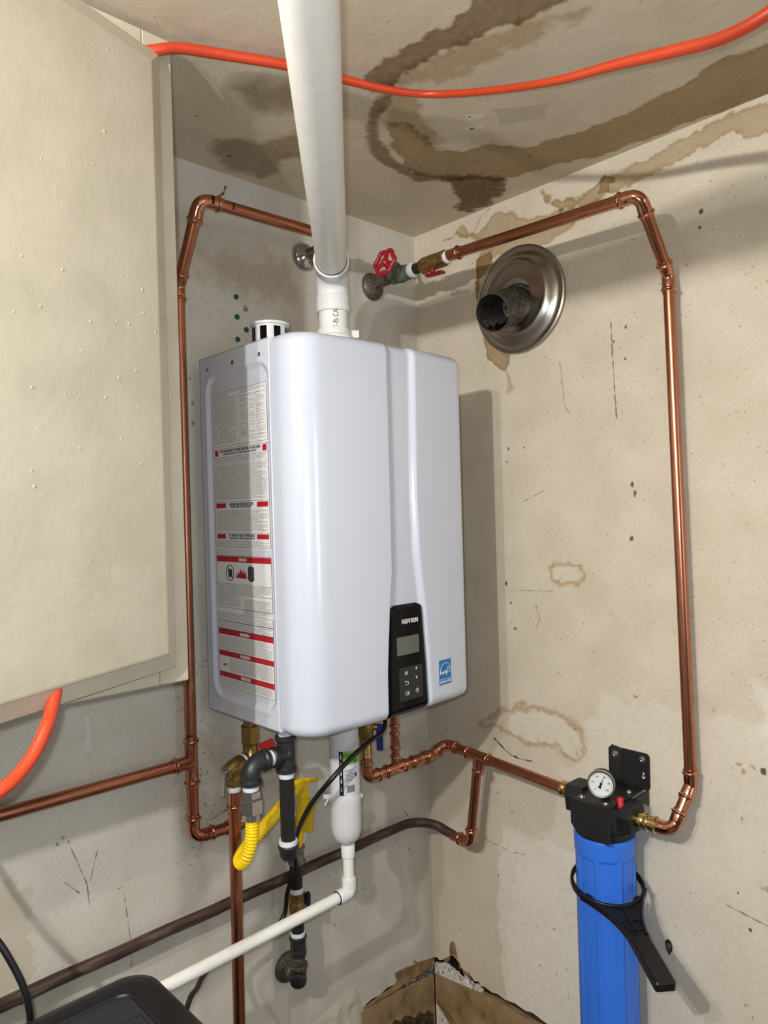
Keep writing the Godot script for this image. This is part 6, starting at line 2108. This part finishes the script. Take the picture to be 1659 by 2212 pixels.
func build_wrench() -> void:
	var t := thing("filter_wrench", "black plastic filter wrench hanging loosely round the blue housing", "wrench", Vector3(FX, 0.632, FZ))
	var c := Vector3(FX - 0.004, 0.632, FZ + 0.006)
	var tip := Vector3(-0.238, 0.585, 0.755)
	var X := (tip - c).normalized()
	var L := tip.distance_to(c)
	var Y := Vector3.UP.cross(X).normalized()
	var Z := X.cross(Y)
	var xf := Transform3D(Basis(X, Y, Z), c)
	var sh := Shape.new()
	var R := 0.0685
	var pts := PackedVector3Array()
	for k in 97:
		var a := TAU * k / 96.0
		pts.append(xf * Vector3(cos(a) * R, sin(a) * R, 0))
	# ring: rounded band, twice as tall as thick
	var rows := []
	for i in 13:
		var b := TAU * i / 12.0
		var row := PackedVector3Array()
		for k in 97:
			var a := TAU * k / 96.0
			var rr := R + 0.0032 * signf(cos(b)) * pow(absf(cos(b)), 0.6)
			row.append(xf * Vector3(cos(a) * rr, sin(a) * rr, 0.0075 * signf(sin(b)) * pow(absf(sin(b)), 0.6)))
		rows.append(row)
	sh.sheet(rows, func(p):
		var q: Vector3 = xf.affine_inverse() * p
		var f := Vector2(q.x, q.y).normalized() * R
		return xf.basis * (q - Vector3(f.x, f.y, 0)))
	put("ring", sh, M.rubber_black, t)
	for k in 4:
		var a := TAU * k / 4.0 + 0.62
		sh = Shape.new()
		var d := Vector3(cos(a), sin(a), 0)
		sh.box(Vector3(0.007, 0.014, 0.013), 0.0012, xf * Transform3D(Basis(d, Vector3(-d.y, d.x, 0), Vector3(0, 0, 1)), d * (R - 0.0055)))
		put("lug", sh, M.rubber_black, t)
	# flared web with ribs, then the grip
	var up := PackedVector2Array()
	for k in 9:
		var u := k / 8.0
		up.append(Vector2(lerpf(0.030, 0.150, u), lerpf(0.0655, 0.0165, 1.0 - pow(1.0 - u, 1.9))))
	var web := PackedVector2Array()
	for k in 9:
		var a := lerpf(-1.14, 1.14, k / 8.0)
		web.append(Vector2(cos(a), sin(a)) * (R + 0.001))
	var rim := web.duplicate()
	for k in range(8, -1, -1): pass
	var poly := PackedVector2Array()
	for p in web: poly.append(p)
	for p in up: poly.append(p)
	for k in range(8, -1, -1): poly.append(Vector2(up[k].x, -up[k].y))
	sh = Shape.new()
	sh.prism(poly, 0.005, xf * Transform3D(Basis(), Vector3(0, 0, 0.0025)))
	for s in [-1.0, 1.0]:
		for k in 8:
			var a := Vector3(up[k].x, up[k].y * s, 0)
			var b := Vector3(up[k + 1].x, up[k + 1].y * s, 0)
			var d: Vector3 = (b - a).normalized()
			sh.box(Vector3(a.distance_to(b) + 0.002, 0.004, 0.015), 0.001, xf * Transform3D(Basis(d, Vector3(0, 0, 1).cross(d), Vector3(0, 0, 1)), (a + b) / 2))
	for q in [[0.085, 0.030, 0.145, 0.0], [0.085, -0.030, 0.145, 0.0], [0.072, 0.0, 0.15, 0.0], [0.105, -0.026, 0.105, 0.026], [0.128, -0.019, 0.128, 0.019]]:
		var a := Vector3(q[0], q[1], 0)
		var b := Vector3(q[2], q[3], 0)
		var d: Vector3 = (b - a).normalized()
		sh.box(Vector3(a.distance_to(b), 0.002, 0.010), 0.0004, xf * Transform3D(Basis(d, Vector3(0, 0, 1).cross(d), Vector3(0, 0, 1)), (a + b) / 2))
	put("web", sh, M.rubber_black, t)
	sh = Shape.new()
	sh.prism(round_rect(0.147, -0.0178, L, 0.0178, 0.005, 4), 0.016, xf * Transform3D(Basis(), Vector3(0, 0, 0.008)), Vector2.ONE, Vector2.ZERO, 0.0025)
	put("grip", sh, M.rubber_black, t)

# ---------------------------------------------------------------- small things
func build_bin() -> void:
	var t := thing("appliance", "black plastic appliance with raised rounded rim and glossy lid at lower left", "appliance", Vector3(-1.21, 0, 0.53))
	var x0 := -1.52
	var x1 := -0.902
	var z0 := 0.262
	var z1 := 0.80
	var rows := []
	for q in [[0.012, 0.0], [0.008, 0.60], [0.0, 0.655], [0.0, 0.688], [0.003, 0.702], [0.010, 0.712], [0.022, 0.7185], [0.036, 0.7205], [0.052, 0.7205], [0.0545, 0.7200], [0.0560, 0.7180], [0.0570, 0.7150]]:
		var e: float = q[0]
		var o := round_rect(x0 + e, z0 + e, x1 - e, z1 - e, maxf(0.048 - e * 0.5, 0.012), 14)
		var row := PackedVector3Array()
		for p in o: row.append(Vector3(p.x, q[1], p.y))
		row.append(row[0])
		rows.append(row)
	var sh := Shape.new()
	sh.sheet(rows.slice(0, 9), func(p): return Vector3(clampf((p.x + 1.21) * 20.0, -1, 1), 3.0 if p.y > 0.71 else 0.0, clampf((p.z - 0.53) * 20.0, -1, 1)))
	sh.sheet(rows.slice(8), func(p): return Vector3(-clampf((p.x + 1.21) * 20.0, -1, 1), 2.0, -clampf((p.z - 0.53) * 20.0, -1, 1)))
	put("body", sh, mat("appliance_shell", C(20, 20, 23), 0.42), t)
	sh = Shape.new()
	sh.prism(round_rect(x0 + 0.0575, -z1 + 0.0575, x1 - 0.0575, -z0 - 0.0575, 0.0185, 14), 0.004, Transform3D(Basis(Vector3(1, 0, 0), Vector3(0, 0, -1), Vector3(0, 1, 0)), Vector3(0, 0.7168, 0)))
	var lid := put("lid", sh, mat("appliance_lid", C(44, 44, 49), 0.34), t)
	sh = Shape.new()
	for q in [[-1.03, 0.3745, 0.130, 0.0009], [-1.03, 0.4400, 0.130, 0.0009], [-0.9655, 0.4072, 0.0009, 0.066], [-1.0945, 0.4072, 0.0009, 0.066]]:
		sh.box(Vector3(q[2], 0.0004, q[3]), 0.0, Transform3D(Basis(), Vector3(q[0], 0.7169, q[1])))
	put("hatch_outline", sh, M.label_black, lid)

func build_cables() -> void:
	var t := thing("power_cable", "thin black cable drooping from under heater across trap and behind gas pipe", "cable", Vector3(-0.4, 0.95, 0.25))
	var p := smooth_path([Vector3(-0.36, 1.005, 0.20), Vector3(-0.372, 0.965, 0.235), Vector3(-0.398, 0.944, 0.256), Vector3(-0.444, 0.938, 0.268), Vector3(-0.501, 0.921, 0.276), Vector3(-0.548, 0.887, 0.268), Vector3(-0.556, 0.833, 0.22), Vector3(-0.540, 0.767, 0.16), Vector3(-0.513, 0.702, 0.105), Vector3(-0.497, 0.650, 0.085), Vector3(-0.500, 0.590, 0.058), Vector3(-0.505, 0.540, 0.05), Vector3(-0.550, 0.517, 0.055), Vector3(-0.625, 0.530, 0.075), Vector3(-0.692, 0.547, 0.10), Vector3(-0.749, 0.570, 0.15), Vector3(-0.789, 0.589, 0.20), Vector3(-0.829, 0.612, 0.25), Vector3(-0.87, 0.60, 0.30), Vector3(-0.895, 0.50, 0.33)], 8)
	var sh := Shape.new()
	sh.sweep(p, const_rad(p, 0.0046), 12)
	put("cord", sh, M.rubber_black, t)
	t = thing("power_cable", "black cable hanging in front of the left wall behind the appliance", "cable", Vector3(-1.1, 0.75, 0.24))
	p = smooth_path([Vector3(-1.27, 1.16, 0.20), Vector3(-1.20, 1.00, 0.19), Vector3(-1.145, 0.885, 0.195), Vector3(-1.110, 0.829, 0.214), Vector3(-1.096, 0.807, 0.227), Vector3(-1.085, 0.781, 0.238), Vector3(-1.075, 0.752, 0.246), Vector3(-1.069, 0.723, 0.250), Vector3(-1.067, 0.68, 0.252), Vector3(-1.066, 0.50, 0.250)], 8)
	sh = Shape.new()
	sh.sweep(p, const_rad(p, 0.0048), 12)
	put("cord", sh, M.rubber_black, t)

func build_anchors() -> void:
	var made: Node3D = null
	var names := ["green wall plug, topmost of the four above the heater", "green wall plug, second from the top above the heater", "green wall plug to the right, beside the air intake socket", "green wall plug just above the heater's left edge"]
	var at := [Vector3(-0.547, 1.843, 0.0), Vector3(-0.546, 1.801, 0.0), Vector3(-0.524, 1.777, 0.0), Vector3(-0.546, 1.7535, 0.0)]
	for i in 4:
		if made == null:
			made = thing("wall_plug", names[0], "wall plug", at[0], "green wall plugs above the heater")
			var sh := Shape.new()
			sh.turn(at[0] + Vector3(0, 0, -0.004), Vector3(0, 0, 1), [[0.0, 0.0046], [0.0045, 0.0046], [0.0047, 0.0060], [0.0057, 0.0058], [0.0060, 0.0030], [0.0052, 0.0014], [0.0050, 0.0]], 18, false)
			put("sleeve", sh, M.anchor_green, made)
		else:
			var d := made.duplicate() as Node3D
			d.name = "wall_plug_%03d" % i
			add_child(d, true)
			d.position = at[i]
			d.set_meta("label", names[i])
	# torn screw hole between the plugs
	var sh := Shape.new()
	sh.prism(poly2([-0.531, 1.817, -0.526, 1.8285, -0.523, 1.826, -0.519, 1.8245, -0.5185, 1.8175, -0.524, 1.8155]), 0.0016, Transform3D(Basis(), Vector3(0, 0, 0.0012)), Vector2.ONE, Vector2.ZERO, 0.0003)
	tag(put("torn_hole", sh, M.torn_paper), "torn brown screw hole between the green wall plugs", "hole")
	# broken hollow-wall fixing beside the wrench
	var t := thing("wall_fixing", "bent grey metal wall fixing in a torn hole beside the wrench handle", "fixing", Vector3(0, 0.506, 0.645))
	sh = Shape.new()
	sh.prism(poly2([0.637, 0.512, 0.643, 0.519, 0.649, 0.515, 0.652, 0.507, 0.650, 0.496, 0.645, 0.487, 0.640, 0.494, 0.637, 0.503]), 0.0012, Transform3D(wall_frame_right().basis, Vector3(-0.0009, 0, 0)))
	put("hole_shade", sh, M.hole_dark, t)  # dark sheet standing in for the shade inside the hole
	sh = Shape.new()
	sh.turn(Vector3(0.002, 0.506, 0.6445), Vector3(-1, 0.15, 0.1), [[0.0, 0.0055], [0.007, 0.0055], [0.0072, 0.0030], [0.003, 0.0028], [0.003, 0.0]], 14, false)
	sh.box(Vector3(0.001, 0.013, 0.005), 0.0002, Transform3D(Basis(Vector3(0, 0, 1), 0.5), Vector3(-0.005, 0.498, 0.646)))
	put("metal_sleeve", sh, M.galvanised, t)

# ---------------------------------------------------------------- lamps
func build_lamps() -> void:
	var t := thing("unseen_twin_lamp", "unseen twin bulb lamp hanging out of view left of the viewpoint, lighting the right wall", "lamp", Vector3(-1.98, CEIL, 1.005))  # out of view; placed where the cast shadows point, lights the right wall
	var sh := Shape.new()
	sh.turn(Vector3(-1.98, CEIL, 1.005), Vector3.DOWN, [[0.0, 0.05], [0.012, 0.05], [0.02, 0.03], [0.022, 0.006], [0.10, 0.006]], 24)
	sh.box(Vector3(0.016, 0.016, 0.26), 0.003, Transform3D(Basis(), Vector3(-1.98, CEIL - 0.105, 1.005)))
	put("bracket", sh, M.satin_black, t)
	for q in LAMPS:
		var c: Vector3 = q[0]
		sh = Shape.new()
		sh.turn(Vector3(c.x, CEIL - 0.105, c.z), Vector3.DOWN, [[0.0, 0.016], [CEIL - 0.105 - c.y - 0.018, 0.016]], 16)
		put("socket", sh, M.satin_black, t)
		var m := mat("bulb_glow", C(255, 240, 220), 0.4)
		m.emission_enabled = true
		m.emission = C(255, 238, 214)
		m.emission_energy_multiplier = 6.0
		sh = Shape.new()
		sh.turn(c + Vector3.UP * 0.018, Vector3.DOWN, [[0.0, 0.004], [0.004, 0.011], [0.012, 0.0165], [0.018, 0.018], [0.026, 0.0155], [0.033, 0.008], [0.036, 0.0]], 20)
		put("bulb", sh, m, t)

func add_omni(called: String, at: Vector3, e: float, c: Color, size: float) -> void:
	var l := OmniLight3D.new()
	l.name = called
	l.position = at
	l.light_energy = e
	l.light_color = c
	l.light_size = size
	l.omni_range = 8.0
	l.omni_attenuation = 2.0
	l.shadow_enabled = true
	add_child(l, true)
